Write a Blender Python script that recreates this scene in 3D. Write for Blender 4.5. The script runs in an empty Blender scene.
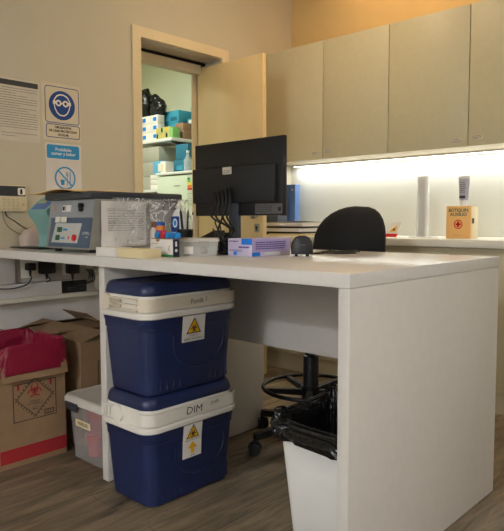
import bpy, bmesh, math, random
from mathutils import Vector, Matrix, noise
random.seed(4)
PI = math.pi
scn = bpy.context.scene
COL = scn.collection
ROOT = {}

# ------------------------------------------------------------------ materials
def lin(c):
    return tuple(((x/255)/12.92 if x/255 <= .04045 else ((x/255+.055)/1.055)**2.4) for x in c)
MATS = {}
def mat(name, rgb, rough=.5, metal=0, var=.06, scale=8, bump=0, bscale=60, emit=None, estr=0, trans=0, alpha=1, coat=0, stretch=(1,1,1), spec=.5, ior=1.45):
    if name in MATS: return MATS[name]
    m = bpy.data.materials.new(name); m.use_nodes = True
    nt = m.node_tree; b = nt.nodes['Principled BSDF']
    tc = nt.nodes.new('ShaderNodeTexCoord'); mp = nt.nodes.new('ShaderNodeMapping')
    mp.inputs['Scale'].default_value = stretch
    nt.links.new(tc.outputs['Object'], mp.inputs['Vector'])
    n = nt.nodes.new('ShaderNodeTexNoise'); n.inputs['Scale'].default_value = scale; n.inputs['Detail'].default_value = 4
    nt.links.new(mp.outputs['Vector'], n.inputs['Vector'])
    c = lin(rgb)
    r = nt.nodes.new('ShaderNodeValToRGB')
    r.color_ramp.elements[0].position = .3; r.color_ramp.elements[1].position = .7
    r.color_ramp.elements[0].color = tuple(max(0, x*(1-var)) for x in c)+(1,)
    r.color_ramp.elements[1].color = tuple(min(1, x*(1+var)) for x in c)+(1,)
    nt.links.new(n.outputs['Fac'], r.inputs['Fac'])
    nt.links.new(r.outputs['Color'], b.inputs['Base Color'])
    b.inputs['Roughness'].default_value = rough; b.inputs['Metallic'].default_value = metal
    b.inputs['Specular IOR Level'].default_value = spec; b.inputs['IOR'].default_value = ior
    b.inputs['Transmission Weight'].default_value = trans; b.inputs['Alpha'].default_value = alpha
    b.inputs['Coat Weight'].default_value = coat
    if bump:
        n2 = nt.nodes.new('ShaderNodeTexNoise'); n2.inputs['Scale'].default_value = bscale
        nt.links.new(mp.outputs['Vector'], n2.inputs['Vector'])
        bp = nt.nodes.new('ShaderNodeBump'); bp.inputs['Strength'].default_value = bump; bp.inputs['Distance'].default_value = .01
        nt.links.new(n2.outputs['Fac'], bp.inputs['Height']); nt.links.new(bp.outputs['Normal'], b.inputs['Normal'])
    if emit:
        b.inputs['Emission Color'].default_value = lin(emit)+(1,); b.inputs['Emission Strength'].default_value = estr
    MATS[name] = m
    return m

WALL = mat('wall_paint', (190,181,158), .8, var=.02, scale=3, bump=.05, bscale=90)
FARW = mat('far_wall_paint', (236,236,232), .8, var=.01)
WALLB = mat('back_wall_paint', (206,204,192), .75, var=.015, scale=3, bump=.04, bscale=90)
STW = mat('storage_paint', (226,226,200), .8, var=.02, scale=3)
CEIL = mat('ceiling_paint', (228,222,205), .85, var=.02)
CAB = mat('cabinet_laminate', (196,186,152), .42, var=.025, scale=30, bump=.03, bscale=200)
CABE = mat('cabinet_edge', (196,183,152), .5, var=.02)
DESK = mat('desk_laminate', (212,207,200), .22, var=.02, scale=40, bump=.04, bscale=260)
DSIDE = mat('desk_side_laminate', (210,204,195), .45, var=.02, scale=30, bump=.05, bscale=240)
CTOP = mat('counter_laminate', (230,224,208), .4, var=.02)
DOORM = mat('door_laminate', (210,184,134), .5, var=.05, scale=5, stretch=(1,1,.25))
TRIM = mat('casing_laminate', (212,196,160), .5, var=.04, scale=6)
SOFF = mat('soffit_metal', (196,186,172), .4, metal=.3, var=.05)
BLACK = mat('black_plastic', (17,17,18), .45, var=.1)
BLACKM = mat('black_metal', (14,14,15), .4, metal=.3, var=.1)
BLACKF = mat('black_upholstery', (22,21,22), .8, var=.15, scale=60, bump=.15, bscale=300)
GREYP = mat('grey_plastic', (120,122,124), .5, var=.05)
DGREY = mat('dark_grey_plastic', (52,54,58), .5, var=.08)
WHITE = mat('white_plastic', (222,220,214), .4, var=.02)
PAPER = mat('paper', (225,219,212), .85, var=.02)
CREAM = mat('cream_card', (222,204,160), .8, var=.03)
CARD = mat('cardboard', (138,110,80), .85, var=.08, scale=14, bump=.05, bscale=120)
CARDI = mat('cardboard_inside', (148,112,74), .9, var=.08, scale=14)
REDINK = mat('red_print', (150,30,34), .8, var=.05)
BLKINK = mat('black_print', (28,26,26), .8, var=.03)
GREYINK = mat('grey_print', (120,116,112), .85, var=.03)
BLUEINK = mat('blue_print', (18,62,128), .7, var=.03)
LBLUE = mat('light_blue_print', (40,136,190), .6, var=.03)
YEL = mat('yellow_print', (232,176,22), .7, var=.03)
NAVY = mat('cooler_blue', (24,36,74), .40, var=.10, scale=12, bump=.06, bscale=140)
CREAMP = mat('cooler_white', (222,216,204), .5, var=.04, scale=10)
CREAMD = mat('cooler_off_white', (216,204,182), .5, var=.04, scale=10)
TEAL = mat('teal_plastic', (124,170,166), .45, var=.03)
REDBAG = mat('red_bag', (124,12,42), .38, var=.08, scale=20, bump=.4, bscale=28)
BLKBAG = mat('black_bag', (20,19,20), .2, var=.1, bump=.7, bscale=30)
CLEARP = mat('clear_plastic', (225,225,220), .25, var=.02, alpha=.30, spec=.8)
FROST = mat('frosted_plastic', (196,192,188), .3, var=.03, alpha=.25)
FROSTL = mat('frosted_lid', (214,206,196), .4, var=.03, alpha=.86)
def film_glints(m):
    nt = m.node_tree; b = nt.nodes['Principled BSDF']; tc = nt.nodes.new('ShaderNodeTexCoord')
    n = nt.nodes.new('ShaderNodeTexNoise'); n.inputs['Scale'].default_value = 13; n.inputs['Detail'].default_value = 3; n.inputs['Distortion'].default_value = 1.2
    mp = nt.nodes.new('ShaderNodeMapping'); mp.inputs['Scale'].default_value = (1,1.2,.8); nt.links.new(tc.outputs['Object'], mp.inputs['Vector']); nt.links.new(mp.outputs['Vector'], n.inputs['Vector'])
    s1 = nt.nodes.new('ShaderNodeMath'); s1.operation = 'SUBTRACT'; s1.inputs[1].default_value = .5; nt.links.new(n.outputs['Fac'], s1.inputs[0])
    s2 = nt.nodes.new('ShaderNodeMath'); s2.operation = 'ABSOLUTE'; nt.links.new(s1.outputs[0], s2.inputs[0])
    r = nt.nodes.new('ShaderNodeMapRange'); r.inputs['From Min'].default_value = 0; r.inputs['From Max'].default_value = .028; r.inputs['To Min'].default_value = .85; r.inputs['To Max'].default_value = .13  # whitish opaque streaks along the creases, painted in as the film's highlights
    nt.links.new(s2.outputs[0], r.inputs['Value']); nt.links.new(r.outputs['Result'], b.inputs['Alpha'])
ACRYL = mat('acrylic', (240,242,240), .08, var=.0, alpha=.45, spec=1.0)
FILM = mat('clear_film', (235,235,235), .16, var=.0, alpha=.24, spec=1.0, bump=.5, bscale=30)
film_glints(FILM)
SILV = mat('silver_foil', (200,200,205), .25, metal=.9, var=.05)
LILAC = mat('lilac_card', (176,160,204), .6, var=.05)
LILACL = mat('pale_lilac_card', (204,192,216), .6, var=.03)
BLUEC = mat('blue_caps', (34,130,196), .4, var=.04)
REDC = mat('red_cap', (205,30,34), .4, var=.04)
BINB = mat('binder_blue', (92,122,176), .6, var=.03)
BING = mat('binder_grey', (76,84,96), .6, var=.05)
GREEN = mat('green_print', (22,150,70), .7, var=.03)
ORANGEC = mat('kit_wood', (230,180,112), .55, var=.06, scale=6, stretch=(1,1,.3))
KITE = mat('kit_side', (226,208,172), .55, var=.04)
GALV = mat('painted_steel', (150,146,138), .45, metal=.3, var=.12, scale=9)
LED = mat('led_diffuser', (255,255,250), .5, var=0, emit=(255,252,240), estr=5)
LAMPM = mat('lamp_diffuser', (255,255,250), .5, var=0, emit=(255,246,228), estr=4)
CYAN = mat('cyan_card', (60,150,178), .6, var=.06)
DTEAL = mat('dark_teal_card', (36,104,130), .6, var=.06)
FRIDGE = mat('fridge_enamel', (205,212,192), .35, var=.01)
BROWNC = mat('brown_box_card', (150,118,92), .85, var=.07)
RUBBER = mat('rubber', (10,10,10), .7, var=.05)

def floor_mat():
    m = bpy.data.materials.new('wood_plank_floor'); m.use_nodes = True
    nt = m.node_tree; b = nt.nodes['Principled BSDF']; N = nt.nodes.new; L = nt.links.new
    tc = N('ShaderNodeTexCoord')
    mp = N('ShaderNodeMapping'); mp.inputs['Rotation'].default_value = (0,0,PI/2); L(tc.outputs['Object'], mp.inputs['Vector'])
    br = N('ShaderNodeTexBrick'); br.inputs['Scale'].default_value = 1
    br.inputs['Brick Width'].default_value = 1.22; br.inputs['Row Height'].default_value = .18
    br.inputs['Mortar Size'].default_value = .0012; br.inputs['Mortar Smooth'].default_value = .1
    br.inputs['Color1'].default_value = lin((138,123,100))+(1,); br.inputs['Color2'].default_value = lin((108,95,76))+(1,)
    br.inputs['Mortar'].default_value = lin((60,50,40))+(1,); L(mp.outputs['Vector'], br.inputs['Vector'])
    mp2 = N('ShaderNodeMapping'); mp2.inputs['Scale'].default_value = (16,2.2,1); L(tc.outputs['Object'], mp2.inputs['Vector'])
    n = N('ShaderNodeTexNoise'); n.inputs['Scale'].default_value = 1.3; n.inputs['Detail'].default_value = 8; n.inputs['Roughness'].default_value = .65
    n.inputs['Distortion'].default_value = .6; L(mp2.outputs['Vector'], n.inputs['Vector'])
    r = N('ShaderNodeValToRGB'); r.color_ramp.elements[0].position = .32; r.color_ramp.elements[1].position = .72
    r.color_ramp.elements[0].color = (.30,.27,.24,1); r.color_ramp.elements[1].color = (1.5,1.46,1.42,1); L(n.outputs['Fac'], r.inputs['Fac'])
    mx = N('ShaderNodeMix'); mx.data_type = 'RGBA'; mx.blend_type = 'MULTIPLY'; mx.inputs[0].default_value = 1
    L(br.outputs['Color'], mx.inputs[6]); L(r.outputs['Color'], mx.inputs[7]); L(mx.outputs[2], b.inputs['Base Color'])
    b.inputs['Roughness'].default_value = .5
    bp = N('ShaderNodeBump'); bp.inputs['Strength'].default_value = .15; bp.inputs['Distance'].default_value = .004
    L(n.outputs['Fac'], bp.inputs['Height']); L(bp.outputs['Normal'], b.inputs['Normal'])
    return m
FLOOR = floor_mat()

# ------------------------------------------------------------------ mesh builder
class B:
    def __init__(s): s.bm = bmesh.new(); s.sm = False
    def box(s, x0,x1,y0,y1,z0,z1, r=0, seg=2):
        g = bmesh.ops.create_cube(s.bm, size=1)
        vs = g['verts']
        for v in vs:
            v.co = Vector(((x0+x1)/2+v.co.x*(x1-x0), (y0+y1)/2+v.co.y*(y1-y0), (z0+z1)/2+v.co.z*(z1-z0)))
        if r:
            es = list({e for v in vs for e in v.link_edges})
            bmesh.ops.bevel(s.bm, geom=es, offset=r, segments=seg, affect='EDGES', profile=.5)
        return s
    def loft(s, rings, cap0=True, cap1=True, closed=True):
        R = [[s.bm.verts.new(p) for p in ring] for ring in rings]
        n = len(R[0])
        for a, b in zip(R, R[1:]):
            for i in range(n if closed else n-1):
                j = (i+1) % n
                try: s.bm.faces.new((a[i], a[j], b[j], b[i]))
                except ValueError: pass
        if cap0: s.bm.faces.new(R[0][::-1])
        if cap1: s.bm.faces.new(R[-1])
        return s
    def rr(s, levels, seg=5, cap0=True, cap1=True):
        """levels: (z, cx, cy, w, d, r)"""
        rings = []
        for z,cx,cy,w,d,r in levels:
            ring = []
            r = max(min(r, w/2-.0005, d/2-.0005), .0003)
            for k,(sx,sy) in enumerate(((1,1),(-1,1),(-1,-1),(1,-1))):
                ox, oy = cx+sx*(w/2-r), cy+sy*(d/2-r)
                for i in range(seg+1):
                    a = PI/2*(k+i/seg); ring.append(Vector((ox+r*math.cos(a), oy+r*math.sin(a), z)))
            rings.append(ring)
        return s.loft(rings, cap0, cap1)
    def cyl(s, p0, p1, r0, r1=None, n=16, cap=True):
        r1 = r0 if r1 is None else r1
        p0, p1 = Vector(p0), Vector(p1); d = (p1-p0).normalized()
        u = d.orthogonal().normalized(); v = d.cross(u)
        ring = lambda p,r: [p+(u*math.cos(2*PI*i/n)+v*math.sin(2*PI*i/n))*r for i in range(n)]
        return s.loft([ring(p0,r0), ring(p1,r1)], cap, cap)
    def lathe(s, c, prof, n=20, cap0=True, cap1=True):
        return s.loft([[Vector((c[0]+r*math.cos(2*PI*i/n), c[1]+r*math.sin(2*PI*i/n), c[2]+z)) for i in range(n)] for r,z in prof], cap0, cap1)
    def tube(s, pts, r, n=8, smooth=True, sub=6, closed=False):
        P = [Vector(p) for p in pts]
        if smooth:
            Q = []; m = len(P)
            rng = range(m if closed else m-1)
            for i in rng:
                g = (lambda k: P[k % m]) if closed else (lambda k: P[max(0,min(m-1,k))])
                a,b,c,d = g(i-1),g(i),g(i+1),g(i+2)
                for k in range(sub):
                    t = k/sub
                    Q.append(.5*((2*b)+(-a+c)*t+(2*a-5*b+4*c-d)*t*t+(-a+3*b-3*c+d)*t**3))
            if not closed: Q.append(P[-1])
            P = Q
        rings = []; m = len(P); u = None
        for i,p in enumerate(P):
            t = (P[(i+1)%m]-P[i-1]) if closed else (P[min(i+1,m-1)]-P[max(i-1,0)])
            if t.length < 1e-9: t = Vector((0,0,1))
            t.normalize()
            if u is None: u = t.orthogonal().normalized()
            u = (u - t*u.dot(t))
            u = u.normalized() if u.length > 1e-6 else t.orthogonal().normalized()
            v = t.cross(u)
            rings.append([p+(u*math.cos(2*PI*k/n)+v*math.sin(2*PI*k/n))*r for k in range(n)])
        if closed: rings.append(rings[0]); return s.loft(rings, False, False)
        return s.loft(rings)
    def prism(s, poly, fn, a0, a1):
        """poly 2-D, fn(u,v,w)->3-D, extruded w from a0 to a1"""
        return s.loft([[Vector(fn(u,v,a0)) for u,v in poly], [Vector(fn(u,v,a1)) for u,v in poly]])
    def sheet(s, fn, nu, nv, thick=0):
        V = [[s.bm.verts.new(fn(i/nu, j/nv)) for j in range(nv+1)] for i in range(nu+1)]
        fs = [s.bm.faces.new((V[i][j],V[i+1][j],V[i+1][j+1],V[i][j+1])) for i in range(nu) for j in range(nv)]
        if thick: 
            s.bm.normal_update()
            bmesh.ops.solidify(s.bm, geom=fs, thickness=thick)
        return s

def smoothed(o, ang=40):
    for p in o.data.polygons: p.use_smooth = True
    try:
        o.data.set_sharp_from_angle(angle=math.radians(ang))
    except Exception: pass

def thing(name, label, cat, loc, group=None):
    o = bpy.data.objects.new(name, None); COL.objects.link(o); o.location = loc; o.empty_display_size = .1
    o['label'] = label; o['category'] = cat
    if group: o['group'] = group
    ROOT[o] = Vector(loc)
    return o
def rootof(o):
    while o.parent is not None: o = o.parent
    return ROOT.get(o, Vector((0,0,0)))
def obj(name, b, m, parent=None, label=None, base=None, smooth=True, ang=40):
    bmesh.ops.recalc_face_normals(b.bm, faces=b.bm.faces[:])
    off = rootof(parent) if parent is not None else Vector(base or (0,0,0))
    for v in b.bm.verts: v.co -= off
    me = bpy.data.meshes.new(name); b.bm.to_mesh(me); b.bm.free()
    me.materials.append(m)
    o = bpy.data.objects.new(name, me); COL.objects.link(o)
    if parent is not None: o.parent = parent
    else: o.location = off; ROOT[o] = off
    if label: o['label'] = label
    if smooth: smoothed(o, ang)
    return o
def single(name, b, m, label, cat, base, group=None, **k):
    o = obj(name, b, m, None, base=base, **k); o['label'] = label; o['category'] = cat
    if group: o['group'] = group
    return o
def struct(name, b, m, parent=None):
    o = obj(name, b, m, parent)
    o['kind'] = 'structure'
    return o

# faces: maps (u,v,w) to 3-D ; u to the viewer's right, v up, w out of the surface
def FX(x, y0, z0): return lambda u,v,w=0: Vector((x+w, y0+u, z0+v))      # faces +X
def FY(y, x0, z0): return lambda u,v,w=0: Vector((x0+u, y-w, z0+v))      # faces -Y
def FZ(z, x0, y0): return lambda u,v,w=0: Vector((x0+u, y0+v, z+w))      # faces up
def slanted(f, k):  return lambda u,v,w=0: f(u,v,w-k*v)

def letters(txt, size, m, parent, f, u, v, name='lettering', align='CENTER', w=.0006, sx=1, bold=0, rot=0):
    cu = bpy.data.curves.new('t', 'FONT'); cu.body = txt; cu.size = size; cu.align_x = align; cu.align_y = 'CENTER'
    cu.resolution_u = 2; cu.offset = bold; cu.space_line = .9
    t = bpy.data.objects.new('t', cu); COL.objects.link(t)
    dg = bpy.context.evaluated_depsgraph_get(); dg.update()
    me = bpy.data.meshes.new_from_object(t.evaluated_get(dg))
    bpy.data.objects.remove(t); bpy.data.curves.remove(cu)
    off = rootof(parent)
    c, s_ = math.cos(rot), math.sin(rot)
    for vt in me.vertices:
        x, y = vt.co.x*sx, vt.co.y
        vt.co = f(u+x*c-y*s_, v+x*s_+y*c, w) - off
    me.materials.clear(); me.materials.append(m); me.name = name
    o = bpy.data.objects.new(name, me); COL.objects.link(o); o.parent = parent
    return o

def flat(b, poly, f, w0=.0, w1=.0008): return b.prism(poly, f, w0, w1)
def rect(u0,u1,v0,v1): return [(u0,v0),(u1,v0),(u1,v1),(u0,v1)]
def rrect(u0,u1,v0,v1,r,n=4):
    P = []
    for k,(cx,cy) in enumerate(((u1-r,v1-r),(u0+r,v1-r),(u0+r,v0+r),(u1-r,v0+r))):
        for i in range(n+1):
            a = PI/2*(k+i/n); P.append((cx+r*math.cos(a), cy+r*math.sin(a)))
    return P
def circ(u,v,r,n=24, ry=None): return [(u+r*math.cos(2*PI*i/n), v+(ry or r)*math.sin(2*PI*i/n)) for i in range(n)]
def band(b, outer, inner, f, w0, w1):
    """flat ring between two outlines with the same number of points"""
    n = len(outer); R = []
    for P,w in ((outer,w0),(outer,w1),(inner,w1),(inner,w0)): R.append([b.bm.verts.new(f(u,v,w)) for u,v in P])
    for k in range(4):
        A, C = R[k], R[(k+1)%4]
        for i in range(n):
            j = (i+1)%n; b.bm.faces.new((A[i],A[j],C[j],C[i]))
    return b
def line(b, p, q, t, f, w0=0, w1=.0008):
    d = Vector((q[0]-p[0], q[1]-p[1])); d.normalize(); nx, ny = -d.y*t/2, d.x*t/2
    return b.prism([(p[0]+nx,p[1]+ny),(q[0]+nx,q[1]+ny),(q[0]-nx,q[1]-ny),(p[0]-nx,p[1]-ny)], f, w0, w1)
def arc(b, cu, cv, r0, r1, a0, a1, f, w0, w1, n=14):
    o = [(cu+r1*math.cos(a0+(a1-a0)*i/n), cv+r1*math.sin(a0+(a1-a0)*i/n)) for i in range(n+1)]
    i_ = [(cu+r0*math.cos(a0+(a1-a0)*i/n), cv+r0*math.sin(a0+(a1-a0)*i/n)) for i in range(n+1)]
    for k in range(n): b.prism([i_[k], o[k], o[k+1], i_[k+1]], f, w0, w1)
    return b
def biohazard(b, cu, cv, R, f, w0, w1, t=None):
    t = t or R*.2
    for k in range(3):
        a = PI/2+k*2*PI/3
        x, y = cu+R*.52*math.cos(a), cv+R*.52*math.sin(a)
        arc(b, x, y, R*.48-t*.5, R*.48+t*.4, a+.5, a+2*PI-.5, f, w0, w1)
        line(b, (cu+R*.1*math.cos(a+PI/3*0),cv+R*.1*math.sin(a)), (cu+R*.3*math.cos(a), cv+R*.3*math.sin(a)), t*.9, f, w0, w1)
    arc(b, cu, cv, R*.36, R*.36+t*.6, 0, 2*PI, f, w0, w1)
    return b
def textlines(b, u0, u1, v0, v1, n, f, w0, w1, t=.0012, seed=1):
    rnd = random.Random(seed)
    for i in range(n):
        v = v1-(v1-v0)*(i+.5)/n; u = u0
        end = u1 if rnd.random() < .8 else u0+(u1-u0)*rnd.uniform(.35,.8)
        while u < end-.004:
            l = min(rnd.uniform(.006,.022), end-u)
            b.prism(rect(u,u+l,v-t/2,v+t/2), f, w0, w1); u += l+.0025
    return b

# ------------------------------------------------------------------ camera
H = 1.0369
yaw, pit, rol, fpx = .75119, .074035, -.0026, 610.93
F = Vector((-math.sin(yaw)*math.cos(pit), math.cos(yaw)*math.cos(pit), -math.sin(pit)))
Rt = Vector((math.cos(yaw), math.sin(yaw), 0)); U = Rt.cross(F)
c_, s_ = math.cos(rol), math.sin(rol)
R2 = Rt*c_+U*s_; U2 = U*c_-Rt*s_
cd = bpy.data.cameras.new('camera'); cam = bpy.data.objects.new('camera', cd); COL.objects.link(cam)
M = Matrix((R2, U2, -F)).transposed().to_4x4(); M.translation = (0,0,H)
cam.matrix_world = M; cd.sensor_width = 36; cd.sensor_fit = 'HORIZONTAL'; cd.lens = 36*fpx/504; cd.clip_start = .02
scn.camera = cam

# ------------------------------------------------------------------ room shell
CZ = 2.9; XR = 2.6; YF = -4.4; YB = 3.78; XL = -3.1; XI = -3.32
OY0, OY1, OZ = 2.322, 3.012, 2.15
struct('floor', B().box(-6.4,XR+.1,YF-.1,4.7,-.06,0), FLOOR)
struct('ceiling', B().box(-6.4,XR+.1,YF-.1,4.7,CZ,CZ+.06), CEIL)
w = B(); w.box(XI,XL,YF,OY0,0,CZ); w.box(XI,XL,OY1,4.5,0,CZ); w.box(XI,XL,OY0,OY1,OZ,CZ)
struct('wall_left', w, WALL)
struct('wall_back', B().box(XL,XR,YB,YB+.12,0,CZ), WALLB)
struct('wall_right', B().box(XR,XR+.1,YF,YB+.12,0,CZ), FARW)
struct('wall_front', B().box(XI,XR+.1,YF-.1,YF,0,CZ), FARW)
struct('wall_glow', B().box(XL+.001,XR-.001,YB-.006,YB-.0005,2.251,CZ-.001), mat('warm_lit_wall',(206,178,122),.8,var=.02))  # thin added panel; its ochre paints in the warm light above the cabinets
w = B(); w.box(-6.3,XI,4.5,4.6,0,CZ); w.box(-6.3,-6.2,1.4,4.5,0,CZ); w.box(-6.3,XI,1.3,1.4,0,CZ)
struct('wall_storage', w, STW)
# door casing on the room side, mitred
c = B(); f = FX(XL,0,0)
cw = .062
c.prism([(OY0-cw,0),(OY0,0),(OY0,OZ),(OY0-cw,OZ+cw)], f, .0, .014)
c.prism([(OY1,0),(OY1+cw,0),(OY1+cw,OZ+cw),(OY1,OZ)], f, .0, .014)
c.prism([(OY0,OZ),(OY1,OZ),(OY1+cw,OZ+cw),(OY0-cw,OZ+cw)], f, .0, .014)
t1 = struct('trim_1', c, TRIM)
# soffit of the deep door head with a track
c = B(); c.box(XI+.06,XL,OY0,OY1,OZ-.006,OZ); c.box(XL-.075,XL-.06,OY0,OY1,OZ-.010,OZ-.006); c.box(XL-.125,XL-.12,OY0,OY1,OZ-.009,OZ-.006)
struct('trim_2', c, SOFF)
# inner frame
c = B(); c.box(XI-.01,XI+.055,OY0,OY0+.03,0,2.12); c.box(XI-.01,XI+.055,OY0,OY1-.04,2.065,2.125); c.box(XI-.01,XI-.0,OY1-.075,OY1,0,2.125)
struct('trim_3', c, TRIM)
c = B(); c.box(XI+.0,XI+.06,OY0+.001,OY1-.001,2.126,2.144)
struct('trim_4', c, BLACKM)
# open door leaf standing out from the far jamb
d = struct('door_1', B().box(XI+.015,-2.679,2.974,3.011,.01,2.107,.002), DOORM)
f = FY(2.974, -2.73, .985)
b = B(); flat(b, rrect(-.021,.021,-.028,.028,.004), f, 0,.004)
obj('lock_plate', b, GALV, d, 'grey square lock plate')
b = B(); flat(b, circ(.0,.004,.008,16), f, .004,.010); b.prism(rect(-.003,.003,-.018,.0), f, .004, .008)
obj('keyhole', b, BLACKM, d, 'black keyhole')
b = B(); b.lathe((-2.725,2.93,1.068), [(.001,-.024),(.016,-.02),(.024,-.006),(.024,.006),(.016,.02),(.001,.024)]); b.cyl((-2.725,2.974,1.068),(-2.725,2.935,1.068),.011)
obj('door_knob', b, SILV, d, 'round metal door knob')
# baseboards
struct('trim_6', B().box(XL+.0005,XL+.005,YF+.001,OY0-cw-.002,.081,.89), mat('white_dado_paint',(214,210,204),.7))
struct('baseboard_left', B().box(XL,XL+.012,YF,OY0-cw,0,.08), CTOP)
struct('baseboard_storage', B().box(-6.2,XI,4.488,4.5,0,.08), CTOP)

# ------------------------------------------------------------------ upper cabinets
UC0, UC1, UZ0, UZ1 = 3.43, YB, 1.456, 2.25
gx = [-3.052,-2.537,-2.03,-1.511,-.99,-.47]
tags = {0:(-2.63,-2.565,1.498), 1:(-2.517,-2.46,1.505), 2:(-1.61,-1.545,1.492), 3:(-1.488,-1.423,1.502)}
labs = ['upper cream cabinet nearest the open door, white tag in its lower right corner',
        'second upper cream cabinet from the door, tag in its lower left corner',
        'third upper cream cabinet from the door, above the stool, tag at lower right',
        'fourth upper cream cabinet from the door, above the first aid box',
        'fifth upper cream cabinet, farthest from the door']
for i in range(5):
    x0, x1 = gx[i], gx[i+1]
    t = thing('wall_cabinet', labs[i], 'cabinet', ((x0+x1)/2, (UC0+UC1)/2, UZ0), 'upper wall cabinets')
    b = B(); b.box(x0+.0005,x1-.0005,UC0+.02,UC1-.001,UZ0+.004,UZ1)
    obj('cabinet_body', b, CABE, t)
    dr = obj('door', B().box(x0+.0025,x1-.0025,UC0,UC0+.018,UZ0,UZ1,.0012), CAB, t)
    if i in tags:
        u0,u1,v = tags[i]
        tg = obj('paper_tag', B().box(u0,u1,UC0-.0008,UC0,v-.014,v+.014), mat('tag_paper',(204,196,170),.8), dr, 'small white paper tag')
        b = B(); textlines(b, u0+.004,u1-.004,v-.012,v+.012,3,FY(UC0,0,0),.0008,.0014,.003,i); obj('print', b, GREYINK, tg)
b = B(); b.box(XL,gx[0]-.001,UC0,UC0+.018,UZ0,UZ1); struct('trim_5', b, CAB)
# LED strip under the cabinets
t = thing('light_strip', 'bright white light strip under the upper cabinets', 'light', (-1.78,3.72,UZ0))
obj('housing', B().box(-3.04,-.5,3.72,3.76,UZ0-.008,UZ0+.004), WHITE, t)
obj('diffuser', B().box(-3.03,-.51,3.724,3.756,UZ0-.012,UZ0-.008), LED, t, 'glowing white diffuser')

# ------------------------------------------------------------------ base cabinets and worktop
CY = 3.19; CT = .928
t = thing('worktop', 'long cream worktop against the back wall under the light strip', 'worktop', (-1.8,3.48,CT-.042))
obj('worktop_slab', B().box(XL+.001,-.45,CY,YB-.001,CT-.042,CT,.002), CTOP, t)
labs = ['base cabinet under the worktop, in the corner by the open door',
        'base cabinet under the worktop, second from the corner, behind the stool',
        'base cabinet under the worktop, third from the corner',
        'base cabinet under the worktop, below the first aid box',
        'base cabinet under the worktop, farthest from the corner']
for i in range(5):
    x0 = -3.098+i*.53; x1 = x0+.53
    t = thing('base_cabinet', labs[i], 'cabinet', ((x0+x1)/2, 3.48, 0), 'base cabinets')
    b = B(); b.box(x0+.0005,x1-.0005,CY+.04,YB-.002,.12,CT-.043); b.box(x0+.0005,x1-.0005,CY+.045,YB-.05,.0,.12)
    obj('cabinet_body', b, CABE, t)
    obj('door', B().box(x0+.002,x1-.002,CY+.02,CY+.038,.125,CT-.075,.001), CAB, t)

# ------------------------------------------------------------------ desk
DZ = .90; DT = .038; DX1 = -.874; DX0 = XL+.002; DY0 = 1.301; DY1 = 2.285
t = thing('lab_desk', 'long white laminate desk across the room with open front', 'desk', (-1.5,1.8,0))
obj('desktop', B().box(DX0,DX1,DY0,DY1,DZ-DT,DZ,.0012), DESK, t)
obj('side_panel', B().box(DX1-.036,DX1-.0005,DY0+.001,DY1-.002,0.004,DZ-DT-.001,.001), DSIDE, t)
obj('side_panel', B().box(-2.060,-2.022,DY0+.028,2.25,0.004,DZ-DT-.001,.001), DSIDE, t)
obj('modesty_panel', B().box(-2.021,DX1-.037,2.0,2.018,.482,DZ-DT-.001,.001), DSIDE, t)

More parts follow.
